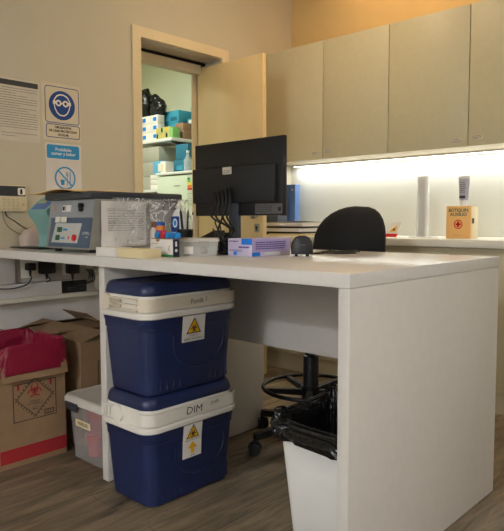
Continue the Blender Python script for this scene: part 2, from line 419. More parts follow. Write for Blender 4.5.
# ------------------------------------------------------------------ coolers
def cooler(z0, label, swing, text, kind):
    cx, cy = -1.834, 1.497
    t = thing('cooler', label, 'cooler', (cx,cy,z0), 'stacked blue coolers')
    b = B()
    b.rr([(z0,cx,cy,.235,.385,.035),(z0+.006,cx,cy,.252,.402,.045),(z0+.03,cx,cy,.258,.408,.05),(z0+.235,cx,cy,.276,.438,.05),
          (z0+.237,cx,cy,.282,.444,.05),(z0+.262,cx,cy,.285,.447,.05),(z0+.265,cx,cy,.288,.451,.05),(z0+.285,cx,cy,.290,.453,.05)], seg=6)
    # moulded relief on the long side: a hanging curve and foot ribs
    k = (.276-.258)/2/.205
    sx = lambda z: cx+.129+k*(z-z0-.03)
    pts = []
    for a in range(0,19):
        th = PI+PI*a/18; yy = cy+.03+.125*math.cos(th); zz = z0+.175+.095*math.sin(th)*1.0
        if a in (0,18): zz += .03
        pts.append((sx(zz)-.0015, yy, zz))
    b.tube(pts, .0045, n=6, smooth=False)
    for i,yy in enumerate((-.15,-.12,-.09,-.06,.09,.12,.15,.175)):
        hh = .075 if i in (0,7) else .055
        b.tube([(sx(z0+.02)-.003,cy+yy,z0+.02),(sx(z0+hh)-.006,cy+yy,z0+hh)], .006, n=6, smooth=False)
    body = obj('body', b, NAVY, t, ang=35)
    b = B()
    b.rr([(z0+.280,cx,cy,.298,.461,.056),(z0+.284,cx,cy,.306,.469,.058),(z0+.298,cx,cy,.306,.469,.058),(z0+.303,cx,cy,.298,.461,.056),
          (z0+.304,cx,cy,.288,.451,.054),(z0+.361,cx,cy,.278,.441,.054),(z0+.363,cx,cy,.272,.435,.054)], seg=6)
    obj('rim', b, CREAMP, t, 'off-white rim band', ang=35)
    b = B()
    b.rr([(z0+.362,cx,cy,.276,.439,.054),(z0+.368,cx,cy,.279,.442,.054),(z0+.390,cx,cy,.272,.435,.054),(z0+.402,cx,cy,.258,.421,.05),
          (z0+.4065,cx,cy,.242,.405,.045),(z0+.407,cx,cy,.234,.397,.045),(z0+.401,cx,cy,.222,.385,.045),(z0+.399,cx,cy,.18,.33,.03)], seg=6)
    lid = obj('lid', b, NAVY, t, 'blue domed lid', ang=35)
    obj('lid_recess', B().rr([(z0+.3985,cx,cy,.16,.12,.03),(z0+.4005,cx,cy,.15,.11,.03)]), BLACK if kind == 1 else NAVY, lid)
    # carrying handle: strap round the long side with a disc and vent bars on the short side
    b = B(); zc = z0+.331; hw = .022
    xo = cx+.150; yo = cy-.2305
    path = []
    n = 8
    for i in range(n+1):
        a = -PI/2+PI/2*i/n; path.append((xo-.045+.045*math.cos(a), yo+.045+.045*math.sin(a)))
    path.append((xo, cy+.18)); 
    for i in range(n+1):
        a = PI/2*i/n; path.append((xo-.045+.045*math.cos(a), cy+.2305-.045+.045*math.sin(a)))
    th = .006
    def off(P, d):
        Q = []
        for i,p in enumerate(P):
            a = Vector(P[max(0,i-1)]); c = Vector(P[min(len(P)-1,i+1)]); tt = (c-a).normalized(); nn = Vector((tt.y,-tt.x))
            Q.append((p[0]+nn.x*d, p[1]+nn.y*d))
        return Q
    out, inn = off(path,0), off(path,-th)
    for i in range(len(path)-1):
        z_0, z_1 = zc-hw, zc+hw
        b.loft([[Vector((*inn[i],z_0)),Vector((*out[i],z_0)),Vector((*out[i],z_1)),Vector((*inn[i],z_1))],
                [Vector((*inn[i+1],z_0)),Vector((*out[i+1],z_0)),Vector((*out[i+1],z_1)),Vector((*inn[i+1],z_1))]], i==0, i==len(path)-2)
    fy = FY(yo+th, 0, zc)
    u1 = xo-.045
    if swing == 'left':          # disc far, bars between disc and strap
        uc = cx-.086; b.prism(circ(uc,0,.030,22), fy, -.006, .010)
        for i in range(5):
            uu = uc+.034+i*.0125; b.prism(rect(uu,uu+.0055,-hw+.002,hw-.002), fy, 0, .012)
        for vv in (-hw,-.003,hw-.006): b.prism(rect(uc+.02,u1+.002,vv,vv+.006), fy, 0, .012)
    else:
        uc = cx-.025; b.prism(circ(uc,0,.031,22), fy, -.006, .010)
        for i in range(4):
            uu = uc-.1+i*.02; b.prism(rect(uu,uu+.013,-hw+.002,hw-.002), fy, 0, .009)
        for vv in (-hw,-.003,hw-.006): b.prism(rect(uc-.105,uc,vv,vv+.006), fy, 0, .006)
    obj('handle', b, CREAMD if kind == 1 else CREAMP, t, 'off-white carrying handle')
    fx = FX(xo, 0, zc)
    if kind == 1: letters(text, .027, BLKINK, t, lambda u,v,w=0: fx(u+.25*v,v,w), 1.515, 0, 'handwriting', rot=.05, sx=.95)
    else:
        letters('DIM', .040, BLKINK, t, lambda u,v,w=0: fx(u+.12*v,v,w), 1.487, -.001, 'handwriting', rot=-.03, sx=1.15); letters('3105', .020, BLKINK, t, lambda u,v,w=0: fx(u+.2*v,v,w), 1.590, .006, 'handwriting', rot=.06, sx=1.1)
    # sticker on the long side
    v0, v1, u0, u1 = (z0+.180, z0+.278, 1.438, 1.548) if kind == 1 else (z0+.148, z0+.278, 1.436, 1.528)
    fs = lambda u,v,w=0: Vector((sx(v)+w+.0014+(.004 if v > z0+.236 else 0)*0 + max(0,(v-z0-.215))*.07, u, v))
    st = B().sheet(lambda a,c: fs(u0+(u1-u0)*a, v0+(v1-v0)*c, .003), 2, 6, .0012)
    st = obj('sticker', st, PAPER, t, 'white biohazard sticker')
    um = (u0+u1)/2; s = (v1-v0)
    if kind == 1:
        tri = [(um-.036,v0+.030),(um+.036,v0+.030),(um,v0+.090)]; cen = (um, v0+.049)
    else:
        tri = [(um-.032,v0+.075),(um+.032,v0+.075),(um,v0+.128)]; cen = (um, v0+.092)
    g = ((tri[0][0]+tri[1][0]+tri[2][0])/3, (tri[0][1]+tri[1][1]+tri[2][1])/3)
    b = B(); flat(b, tri, fs, .004, .0046); obj('triangle_border', b, BLKINK, st)
    b = B(); flat(b, [(g[0]+(p[0]-g[0])*.82, g[1]+(p[1]-g[1])*.82) for p in tri], fs, .0046, .0052); obj('triangle', b, YEL, st)
    b = B(); biohazard(b, cen[0], cen[1], .016 if kind==1 else .014, fs, .0052, .0058); obj('biohazard_symbol', b, BLKINK, st)
    if kind == 1:
        letters('RESIDUOS', .009, GREYINK, st, fs, um, v0+.022, w=.0048)
        letters('RIESGO BIOLOGICO', .011, BLKINK, st, fs, um, v0+.010, w=.0048, sx=.95)
    else:
        letters('RIESGO BIOLOGICO', .0085, BLKINK, st, fs, um, v0+.068, w=.0048, sx=.95)
        b = B(); flat(b, [(um-.007,v0+.016),(um+.007,v0+.016),(um+.007,v0+.036),(um+.023,v0+.036),(um,v0+.060),(um-.023,v0+.036),(um-.007,v0+.036)], fs, .004, .0048)
        obj('arrow', b, YEL, st)
        letters('ARRIBA', .007, BLKINK, st, fs, um, v0+.008, w=.0048)
    return t
cooler(0.002, 'lower blue cooler standing on the floor under the desk', 'right', 'DIM 3105', 2)
cooler(.4095, 'upper blue cooler stacked under the desktop, handwritten word on its white band', 'left', 'Fonda 1', 1)

# ------------------------------------------------------------------ cardboard boxes
def open_box(x0,x1,y0,y1,h,label,flaps,name='cardboard_box',z0=.001):
    t = thing(name, label, 'box', ((x0+x1)/2,(y0+y1)/2,z0), 'cardboard boxes under the desk')
    th = .005; b = B()
    b.box(x0,x1,y0,y0+th,z0,h); b.box(x0,x1,y1-th,y1,z0,h); b.box(x0,x0+th,y0+th,y1-th,z0,h); b.box(x1-th,x1,y0+th,y1-th,z0,h); b.box(x0+th,x1-th,y0+th,y1-th,z0,z0+th)
    obj('box_body', b, CARD, t, smooth=False)
    for side,ang,L in flaps:
        b = B(); a = math.radians(ang)
        # angle measured from horizontal-inwards; 90 is straight up, >90 leans outwards
        dx, dz = math.cos(a)*L, math.sin(a)*L
        if side == '+x': P = [(x1-.001,y0,h),(x1-.001,y1,h),(x1-dx,y1,h+dz),(x1-dx,y0,h+dz)]
        if side == '-x': P = [(x0+.001,y0,h),(x0+.001,y1,h),(x0+dx,y1,h+dz),(x0+dx,y0,h+dz)]
        if side == '-y': P = [(x0,y0+.001,h),(x1,y0+.001,h),(x1,y0+dx,h+dz),(x0,y0+dx,h+dz)]
        if side == '+y': P = [(x0,y1-.001,h),(x1,y1-.001,h),(x1,y1-dx,h+dz),(x0,y1-dx,h+dz)]
        P = [Vector(p) for p in P]; nn = (P[1]-P[0]).cross(P[2]-P[1]).normalized()*.004
        b.loft([P, [p+nn for p in P]])
        obj('flap', b, CARD, t, smooth=False)
    return t
A = open_box(-2.80,-2.44,1.47,1.84,.478,'big brown cardboard box behind the clear bin, hazard frame printed on it',[('+x',6,.17),('-x',10,.17),('-y',16,.14),('+y',24,.14)])
f = FX(-2.44,0,0)
b = B(); o_ = rect(1.56,1.80,.20,.385); i_ = rect(1.564,1.796,.204,.381); band(b,o_,i_,f,0,.0008)
o_ = [(1.68,.21),(1.765,.293),(1.68,.376),(1.595,.293)]; i_ = [(1.68,.215),(1.76,.293),(1.68,.371),(1.60,.293)]; band(b,o_,i_,f,0,.0008)
obj('hazard_frame', b, BLKINK, A, 'black printed frame')
b = B(); flat(b, [(1.583,.335),(1.591,.335),(1.591,.352),(1.597,.352),(1.587,.367),(1.577,.352),(1.583,.352)], f); obj('arrow', b, REDINK, A, 'small red arrow')
open_box(-3.07,-2.78,1.07,1.44,.462,'brown cardboard box between the red-bagged box and the wall, flaps half open',[('+x',8,.13),('-x',12,.13),('-y',5,.15),('+y',22,.10)])
open_box(-3.07,-2.82,1.48,1.86,.470,'brown cardboard box against the wall with a flap standing up',[('+x',10,.12),('-x',18,.12),('-y',14,.15),('+y',34,.14)])

# red-bagged box
x0,x1,y0,y1 = -2.74,-2.437,1.085,1.387; h = .485
t = thing('biohazard_box', 'brown cardboard box lined with a red bag, red band near its foot', 'box', ((x0+x1)/2,(y0+y1)/2,.001))
b = B(); th = .005
b.box(x0,x1,y0,y0+th,.001,h); b.box(x0,x1,y1-th,y1,.001,h); b.box(x0,x0+th,y0+th,y1-th,.001,h); b.box(x1-th,x1,y0+th,y1-th,.001,h); b.box(x0+th,x1-th,y0+th,y1-th,.001,.006)
obj('box_body', b, CARD, t, smooth=False)
b = B(); b.loft([[Vector((x1+.001,y0+.004,h)),Vector((x1+.001,y1-.002,h)),Vector((x1+.024,y1-.0,.372)),Vector((x1+.024,y0+.004,.372))],
        [Vector((x1+.005,y0+.004,h)),Vector((x1+.005,y1-.002,h)),Vector((x1+.028,y1-.0,.372)),Vector((x1+.028,y0+.004,.372))]])
obj('flap', b, CARD, t, smooth=False)
b = B(); f = FX(x1,0,0); flat(b, rect(y0,y1,.024,.083), f); b.prism(rect(x0,x1,.024,.083), lambda u,v,w: Vector((u,y1+w,v)), 0,.0008)
obj('red_band', b, REDINK, t, 'red printed band')
b = B(); band(b, rect(1.146,1.342,.190,.352), rect(1.149,1.339,.193,.349), f, 0,.0008)
cu, cv = 1.243,.285; R = .083
band(b, [(cu,cv-R),(cu+R,cv),(cu,cv+R),(cu-R,cv)], [(cu,cv-R+.004),(cu+R-.004,cv),(cu,cv+R-.004),(cu-R+.004,cv)], f, 0,.0008)
for k in range(4):
    for j in range(8):
        tt = (j+.5)/8; a0 = PI/2*k; p = Vector((math.cos(a0),math.sin(a0)))*(R+.007); q = Vector((math.cos(a0+PI/2),math.sin(a0+PI/2)))*(R+.007)
        m_ = p.lerp(q,tt); b.prism(circ(cu+m_.x,cv+m_.y,.0032,6), f, 0,.0008)
band(b, rect(1.285,1.330,.199,.220), rect(1.288,1.327,.202,.217), f, 0,.0008)
obj('hazard_frame', b, BLKINK, t, 'black printed hazard frame')
b = B(); biohazard(b, cu, cv+.028, .032, f, 0,.0008); obj('biohazard_symbol', b, REDINK, t, 'red biohazard symbol')
b = B(); flat(b, rect(1.165,1.175,.325,.349), f); obj('red_mark', b, REDINK, t); b = B(); flat(b, rect(1.312,1.322,.325,.349), f); obj('red_mark', b, REDINK, t)
letters('RESIDUO', .011, BLKINK, t, f, cu, cv-.018); letters('PATOGENICO', .011, BLKINK, t, f, cu, cv-.029); letters('6.2', .018, BLKINK, t, f, cu, cv-.05); letters('3291', .017, BLKINK, t, f, 1.3075, .209)
# liner bag
b = B(); cx, cy = (x0+x1)/2,(y0+y1)/2; W = x1-x0
def bagrings(cx,cy,w,d,levels,amp,r=.03,N=150,seed=0,K=4):
    L = []
    for a,b_ in zip(levels, levels[1:]):
        for k in range(K): L.append(tuple(p+(q-p)*k/K for p,q in zip(a,b_)))
    L.append(levels[-1])
    rings = []
    for idx,(z,off,zn,skew) in enumerate(L):
        ring = []
        for i in range(N):
            a = 2*PI*i/N; ca,sa = math.cos(a),math.sin(a)
            ex = .22; t_ = idx*.12
            fold = 1-2*abs(noise.noise(Vector((ca*3.2+seed+t_*.4,sa*3.2,t_))))*1.4
            fine = 1-2*abs(noise.noise(Vector((ca*8+seed+9,sa*8+t_,t_*2.2))))*1.4
            o_ = off+(fold*.5+fine*.35)*amp*w*.22*(1 if off > -.012 else .3)
            px = math.copysign(abs(ca)**ex,ca)*(w/2+o_); py = math.copysign(abs(sa)**ex,sa)*(d/2+o_)
            nz = noise.noise(Vector((ca*2.3+seed,sa*2.3,z*3)))
            ring.append(Vector((cx+px, cy+py, z+zn*nz+skew*sa)))
        rings.append(ring)
    return rings
lv = [(.25,-.03,0,0),(.40,-.016,.0,0),(.48,-.010,.02,0),(.515,-.004,.03,.0),(.520,.004,.03,.0),(.505,.010,.025,0),(.47,.014,.016,0),(.43,.018,.012,.0),(.396,.021,.010,0)]
b.loft(bagrings(cx,cy,W,W,lv,.10,seed=3), False, False)
o = obj('liner_bag', b, REDBAG, t, 'dark red plastic liner bag', ang=60)
md = o.modifiers.new('s','SOLIDIFY'); md.thickness = .0012; md.offset = 1
b = B()
b.rr([(.10,cx,cy,W-.03,W-.03,.02),(.11,cx,cy,W-.03,W-.03,.02)]); obj('bag_bottom', b, REDBAG, t)

# ------------------------------------------------------------------ clear bin
t = thing('storage_bin', 'clear lidded plastic bin with red tubs inside, beside the brown boxes', 'bin', (-2.235,1.53,.002))
cx, cy = -2.238,1.51
b = B(); b.rr([(.004,cx,cy,.22,.26,.03),(.012,cx,cy,.245,.28,.035),(.225,cx,cy,.285,.30,.04),(.262,cx,cy,.31,.312,.04)], seg=5, cap1=False)
o = obj('bin_body', b, FROST, t, ang=35); md = o.modifiers.new('s','SOLIDIFY'); md.thickness = .002
b = B(); b.rr([(.252,cx,cy,.322,.322,.045),(.256,cx,cy,.332,.334,.047),(.272,cx,cy,.332,.334,.047),(.284,cx,cy,.318,.32,.045),(.288,cx,cy,.296,.298,.04),(.283,cx,cy,.276,.278,.035),(.283,cx,cy,.25,.25,.03)], seg=5)
lidb = obj('lid', b, FROSTL, t, 'milky lid', ang=35)
f = FY(1.366,0,0)
f = FY(1.343,0,0)
b = B(); b.prism([(-2.345,.232),(-2.275,.225),(-2.268,.250),(-2.36,.262)], FY(1.352,0,0), 0,.012); b.box(-2.352,-2.262,1.339,1.352,.255,.263,.002)
obj('latch', b, DGREY, lidb, 'dark grey latch')
f = FY(1.3600,0,0)
fsl = lambda u,v,w=0: Vector((u, 1.370-.047*(v)-.0015-w+ .002, v))
b = B(); flat(b, rrect(-2.312,-2.20,.158,.188,.003), lambda u,v,w=0: fsl(u-.0,v-.15*(u+2.25)*.0,w), .0, .001)
lb = obj('name_label', b, CREAM, t, 'cream name label')
letters('PAPILOS', .021, BLKINK, lb, fsl, -2.256, .173, bold=.0004, w=.0018)
for i,(px,py,z,r) in enumerate([(-2.28,1.44,.03,.045),(-2.17,1.46,.03,.05),(-2.26,1.55,.03,.05),(-2.17,1.58,.03,.045),(-2.275,1.45,.13,.05),(-2.16,1.46,.135,.048)]):
    tt = thing('red_tub', 'red-lidded tub inside the clear bin', 'tub', (px,py,z-.015), 'red tubs in the clear bin')
    obj('tub', B().lathe((px,py,z-.015),[(r*.75,0),(r*.85,.06),(r*.9,.075)]), mat('pink_tub',(196,60,76),.5), tt)
    obj('tub_lid', B().lathe((px,py,z+.058),[(r,.0),(r,.018),(r*.9,.022)]), REDC, tt, 'red lid')

# ------------------------------------------------------------------ cable trunking on the wall
t = thing('cable_trunking', 'white wall trunking with sockets under the left end of the desk', 'trunking', (XL,1.6,.6))
b = B(); b.box(XL+.001,XL+.05,.2,2.25,.635,.708,.003)
obj('channel', b, WHITE, t)
b = B(); b.box(XL+.001,XL+.065,.2,2.25,.612,.634,.003); obj('ledge', b, CTOP, t)
b = B(); b.box(XL+.001,XL+.022,1.475,2.25,.71,.845,.003); obj('socket_strip', b, mat('socket_grey',(186,180,170),.5), t)
b = B(); b.box(XL+.001,XL+.05,.9,1.47,.712,.85,.004); obj('channel_cover', b, WHITE, t)
for y in (1.56,1.80,1.955):
    s = obj('socket_plate', B().box(XL+.022,XL+.028,y-.05,y+.05,.735,.835,.003), CTOP, t)
    b = B()
    for du,dv in ((-.012,.008),(.012,.008),(0,-.016)): b.box(XL+.028,XL+.029,y+du-.002,y+du+.002,.785+dv-.006,.785+dv+.006)
    obj('socket_holes', b, BLKINK, s)
obj('cable_opening', B().box(XL+.05,XL+.0515,1.73,1.885,.637,.704), BLACK, t, 'dark opening full of cables')
def plug(y,z,l,w,h,cpts,label,cl):
    t = thing('power_plug', label, 'plug', (XL+.03,y,z), 'plugs in the trunking')
    b = B(); b.box(XL+.029,XL+.029+l,y-w/2,y+w/2,z-h/2,z+h/2,.008); b.cyl((XL+.02+l*.6,y,z-h/2+.005),(XL+.02+l*.6,y,z-h/2-.03),.009,.005)
    obj('plug_body', b, BLACK, t)
    b = B(); b.tube(cpts, .0035); obj('power_cord', b, BLACK, t)
plug(1.55,.795,.05,.045,.04,[(XL+.05,1.55,.76),(XL+.06,1.55,.735),(XL+.07,1.52,.705),(XL+.075,1.44,.69),(XL+.075,1.36,.695),(XL+.07,1.2,.71)],'round black plug with its cord running left out of view','')
plug(1.645,.790,.045,.085,.075,[(XL+.05,1.645,.74),(XL+.055,1.66,.72),(XL+.052,1.655,.712),(XL+.054,1.64,.71)],'square black adapter plug in the trunking','')
plug(1.795,.780,.06,.06,.075,[(XL+.055,1.795,.72),(XL+.06,1.80,.69),(XL+.062,1.82,.665),(XL+.06,1.86,.66),(XL+.055,1.83,.645),(XL+.058,1.78,.65)],'black plug above the dark cable opening','')
tw = B()
for k in range(4):
    r_ = random.Random(k)
    tw.tube([(XL+.03,1.90+.012*k,.76),(XL+.06,1.90+.01*k,.73),(XL+.062,1.88+.012*k,.69),(XL+.064,1.85-.02*k,.655+.006*k),(XL+.058,1.79-.01*k,.668),(XL+.056,1.76+.01*k,.65)], .0026)
single('cable_bundle', tw, DGREY, 'loose thin cables looping into the trunking opening', 'cables', (XL+.05,1.85,.7))
t = thing('junction_box', 'small pale box tilted on the trunking beside the desk leg', 'box', (XL+.06,2.0,.66))
b = B(); b.loft([[Vector(p) for p in ((XL+.052,1.935,.66),(XL+.09,1.935,.64),(XL+.10,1.935,.72),(XL+.052,1.935,.76))],[Vector(p) for p in ((XL+.052,2.10,.66),(XL+.09,2.10,.64),(XL+.10,2.10,.72),(XL+.052,2.10,.76))]])
obj('housing', b, CTOP, t); obj('clear_cover', B().box(XL+.10,XL+.104,1.95,2.09,.65,.68), CLEARP, t)

# ------------------------------------------------------------------ signs and alarm panel on the wall
f = FX(XL,0,0)
t = thing('notice_sheet', 'printed notice sheet with a dark heading bar, left of the blue goggles sign', 'notice', (XL,1.54,1.46))
b = B(); flat(b, rect(1.395,1.655,1.452,1.772), f, .0005,.0015); obj('sheet', b, mat('notice_paper',(198,190,172),.85), t)
b = B(); flat(b, rect(1.40,1.648,1.735,1.762), f, .0015,.0022); obj('heading_bar', b, DGREY, t)
b = B(); textlines(b, 1.41,1.642,1.515,1.728,17,f,.0015,.002,.003,5); textlines(b, 1.445,1.64,1.47,1.50,2,f,.0015,.002,.003,8); obj('print', b, GREYINK, t)

t = thing('goggles_sign', 'safety sign with a white goggled face in a blue disc', 'sign', (XL,1.79,1.49))
b = B(); flat(b, rrect(1.668,1.90,1.475,1.785,.004), f, .0004,.0014); obj('sign_sheet', b, mat('cream_sheet',(202,190,164),.7), t)
b = B(); band(b, rrect(1.686,1.893,1.570,1.768,.018), rrect(1.690,1.889,1.574,1.764,.015), f, .0014,.002)
band(b, rrect(1.689,1.895,1.491,1.565,.012), rrect(1.693,1.891,1.495,1.561,.009), f, .0014,.002); obj('frame_lines', b, BLUEINK, t)
cu, cv = 1.788,1.668
b = B(); flat(b, circ(cu,cv,.079,36), f, .0014,.002); obj('blue_disc', b, BLUEINK, t, 'dark blue disc')
face = [(cu+x*.079,cv+y*.079) for x,y in ((-.66,.10),(-.62,.38),(-.42,.66),(-.15,.78),(.15,.78),(.42,.66),(.62,.38),(.66,.10),(.56,-.28),(.40,-.56),(.16,-.72),(-.16,-.72),(-.40,-.56),(-.56,-.28))]
facei = [(cu+(u-cu)*.88,cv+(v-cv)*.88) for u,v in face]
b = B(); band(b, face, facei, f, .002,.0026)
for s in (-1,1):
    arc(b, cu+s*.021, cv+.012, .0085,.0175, 0,2*PI, f, .002,.0028,18)
    b.prism(rect(cu+s*.045-.010,cu+s*.045+.010,cv+.005,cv+.022), f, .002,.0028)
b.prism(rect(cu-.006,cu+.006,cv+.008,cv+.016), f, .002,.0028)
obj('goggled_face', b, mat('cream_print',(226,216,196),.7), t)
letters('OBLIGACION', .0165, BLKINK, t, f, cu+.003, 1.548, w=.0018, bold=.0008); letters('DE USAR PROTECCION', .0165, BLKINK, t, f, cu+.003, 1.528, w=.0018, bold=.0008, sx=.97); letters('OCULAR', .0165, BLKINK, t, f, cu+.003, 1.508, w=.0018, bold=.0008)

t = thing('no_food_sign', 'white sign with blue banner and a crossed-out cup and cutlery', 'sign', (XL,1.79,1.19))
b = B(); flat(b, rect(1.682,1.900,1.15,1.462), f, .0004,.0014); obj('sign_sheet', b, mat('white_sheet',(208,202,194),.7), t)
b = B(); flat(b, rrect(1.690,1.888,1.378,1.452,.010), f, .0014,.002); obj('banner', b, LBLUE, t, 'blue banner')
letters('Prohibido\ncomer y beber', .025, PAPER, t, f, 1.790, 1.416, w=.0024, bold=.0004)
cu, cv, R = 1.797,1.272,.064
b = B(); arc(b, cu,cv,R-.009,R,0,2*PI,f,.0014,.002,36); line(b, (cu-R*.68,cv+R*.68),(cu+R*.68,cv-R*.68),.008,f,.0014,.0021)
flat(b, [(cu-.030,cv-.008),(cu-.025,cv-.038),(cu-.008,cv-.038),(cu-.003,cv-.008)], f,.0014,.0019); flat(b, rect(cu+.010,cu+.014,cv-.04,cv+.035), f,.0014,.0019)
flat(b, rect(cu+.006,cu+.018,cv+.012,cv+.016), f,.0014,.0019)
for k in (0,1,2): flat(b, rect(cu+.006+k*.005,cu+.008+k*.005,cv+.014,cv+.036), f,.0014,.0019)
flat(b, [(cu+.026,cv-.04),(cu+.031,cv-.04),(cu+.034,cv+.036),(cu+.028,cv+.036)], f,.0014,.0019); obj('pictogram', b, LBLUE, t, 'blue crossed-out pictogram')

t = thing('alarm_keypad', 'cream wall keypad with a dark display above the teal device', 'keypad', (XL,1.49,1.085))
obj('housing', B().box(XL+.001,XL+.022,1.405,1.558,1.085,1.222,.004), mat('keypad_cream',(206,192,158),.5), t)
obj('display', B().box(XL+.022,XL+.0235,1.412,1.550,1.165,1.216), DGREY, t, 'dark display')
f2 = FX(XL+.0235,0,0)
b = B(); flat(b, rrect(1.508,1.548,1.170,1.208,.008), f2,.0,.001); obj('badge', b, CTOP, t)
b = B(); flat(b, rect(1.521,1.533,1.176,1.194), f2, .001,.0014); flat(b, circ(1.527,1.196,.006,12), f2,.001,.0014); obj('badge_mark', b, BLKINK, t)
f2 = FX(XL+.022,0,0); b = B()
for i in range(4):
    for j in range(4): b.prism(rrect(1.428+j*.024,1.441+j*.024,1.095+i*.016,1.103+i*.016,.003), f2, 0,.002)
b.prism(circ(1.537,1.12,.008,14), f2,0,.002); obj('keys', b, mat('key_cream',(190,176,144),.5), t)
b = B(); b.tube([(XL+.01,1.445,1.086),(XL+.02,1.45,1.06),(XL+.03,1.49,1.03),(XL+.03,1.545,.995),(XL+.035,1.60,.985),(XL+.06,1.68,.965)], .003); single('black_cable', b, BLACK, 'black cable hanging from the wall keypad', 'cable', (XL,1.5,1.0))
b = B(); b.tube([(XL+.01,1.43,1.086),(XL+.015,1.435,1.04),(XL+.02,1.46,1.0),(XL+.03,1.52,.965),(XL+.04,1.62,.945)], .0022); single('grey_cable', b, mat('cable_brown',(110,96,84),.6), 'thin brownish cable curving below the wall keypad', 'cable', (XL,1.5,1.0))

# ------------------------------------------------------------------ teal device and bag behind
t = thing('teal_device', 'teal bench instrument with curved front and slanted display', 'instrument', (-2.86,1.58,DZ))
b = B(); base = (-2.90,1.60)
# side silhouette seen from +X : (y,z)
sil = [(1.52,.905),(1.66,.905),(1.66,1.155),(1.60,1.172),(1.545,1.150),(1.470,1.085),(1.478,1.062),(1.510,1.02),(1.528,.97),(1.53,.93)]
b.prism(sil, lambda u,v,w: Vector((w,u,v)), -2.905,-2.72)
obj('body', b, TEAL, t, ang=30)
def fd(u,v,w=0):   # slanted display plane
    p = Vector((0,1.470,1.085)).lerp(Vector((0,1.545,1.150)), v); n_ = Vector((0,-.65,.76)); return Vector((u,p.y,p.z))+n_*w
b = B(); flat(b, rect(-2.88,-2.745,.12,.85), fd, 0,.002); dd = obj('display', b, BINB, t, 'slanted blue and yellow display')
b = B(); flat(b, rect(-2.87,-2.80,.55,.78), fd, .002,.003); obj('display_strip', b, mat('display_green',(150,170,110),.4), dd)
fxs = FX(-2.72,0,0)
b = B(); flat(b, [(1.505,1.085),(1.56,1.135),(1.575,1.128),(1.52,1.076)], fxs,0,.001); obj('side_display', b, BINB, t)
letters('minilab', .012, WHITE, t, fxs, 1.565,.93)
b = B(); b.box(-2.92,-2.71,1.505,1.67,.9005,.906,.002); obj('base', b, BLACK, t)
b = B(); b.box(-2.95,-2.72,1.43,1.50,.9005,.909,.002); b.tube([(-2.95,1.44,.906),(-2.99,1.42,.905),(-3.0,1.46,.904)],.003)
single('black_tray', b, BLACK, 'flat black tray in front of the teal instrument', 'tray', (-2.83,1.46,.90))
b = B(); b.rr([(.901,-3.03,1.60,.09,.20,.03),(.95,-3.03,1.60,.10,.215,.04),(.99,-3.03,1.61,.07,.18,.03),(1.005,-3.03,1.62,.03,.10,.012)], seg=4)
for v in b.bm.verts: v.co += Vector((.006,.012,.008))*noise.noise(v.co*30)
single('crumpled_bag', b, mat('pale_bag',(190,172,160),.5,bump=.5,bscale=20), 'crumpled pale plastic bag between the teal instrument and the wall', 'bag', (-3.03,1.6,.90), ang=60)

# ------------------------------------------------------------------ centrifuge
X0,X1,Y0,Y1 = -2.582,-2.222,1.392,1.885
t = thing('centrifuge', 'grey bench centrifuge with control panel and dark lid', 'centrifuge', ((X0+X1)/2,(Y0+Y1)/2,DZ))
b = B(); side = [(Y0,.915),(Y1,.915),(Y1,1.128),(Y0+.035,1.128)]
b.prism(side, lambda u,v,w: Vector((w,u,v)), X0, X1); obj('housing', b, GALV, t, smooth=False)
b = B(); b.box(X0-.012,X1+.008,Y0+.005,Y1+.008,1.128,1.160,.008); obj('lid', b, DGREY, t, 'dark grey lid')
b = B()
for x in (X0+.04,X1-.04):
    for y in (Y0+.04,Y1-.04): b = B(); b.cyl((x,y,.9),(x,y,.916),.016); obj('foot', b, RUBBER, t)
k = .035/.213
fc = lambda u,v,w=0: Vector((u-.037, Y0+k*(v-.915)-w*.986, v+w*.16))
b = B(); flat(b, rect(X0+.041,X1+.035,1.050,1.126), fc, 0,.006); up = obj('upper_panel', b, mat('panel_grey',(150,154,158),.45,metal=.2), t, 'light grey upper panel')
b = B(); flat(b, rect(X0+.059,X1+.033,.922,1.048), fc, 0,.003); lp = obj('lower_panel', b, mat('panel_slate',(72,90,110),.5), t, 'slate blue lower panel')
b = B(); flat(b, rect(-2.43,-2.36,1.075,1.103), fc,.006,.008); obj('switch_plate', b, WHITE, up); b = B(); flat(b, rect(-2.425,-2.41,1.080,1.098), fc,.008,.009); flat(b, rect(-2.402,-2.400,1.078,1.10), fc,.008,.009); obj('switch_marks', b, BLKINK, up)
b = B(); flat(b, rrect(-2.53,-2.49,1.08,1.105,.003), fc,.006,.0072); obj('faded_tag', b, mat('faded_tag',(166,140,136),.6), up)
b = B(); b.cyl(fc(-2.272,1.098,.004), fc(-2.272,1.098,.022), .013,.011); b.cyl(fc(-2.268,1.084,.008), fc(-2.268,1.084,.02), .011); obj('lock_knob', b, BLACK, up, 'black knob')
pp = [(-2.497,.940),(-2.283,.940),(-2.262,1.025),(-2.475,1.025)]
b = B(); flat(b, pp, fc,.003,.005); cp = obj('control_plate', b, mat('plate_grey',(186,186,178),.5), lp)
b = B(); flat(b, rect(-2.455,-2.415,.986,1.008), fc,.005,.007); flat(b, rect(-2.462,-2.428,.950,.973), fc,.005,.007); obj('green_displays', b, mat('green_display',(22,84,62),.4), lp, 'dark green displays')
for u,v in ((-2.398,.997),(-2.380,.997),(-2.412,.960),(-2.394,.960),(-2.320,.964)):
    b = B(); flat(b, rect(u-.007,u+.007,v-.004,v+.004), fc,.005,.007); obj('button', b, LBLUE, lp, 'blue button')
b = B(); flat(b, circ(-2.302,.962,.0105,14,.014), fc,.005,.016); obj('red_switch', b, REDC, lp, 'red switch'); b = B(); flat(b, rect(-2.357,-2.351,.956,.968), fc,.005,.007); obj('red_light', b, REDC, lp, 'small red light')
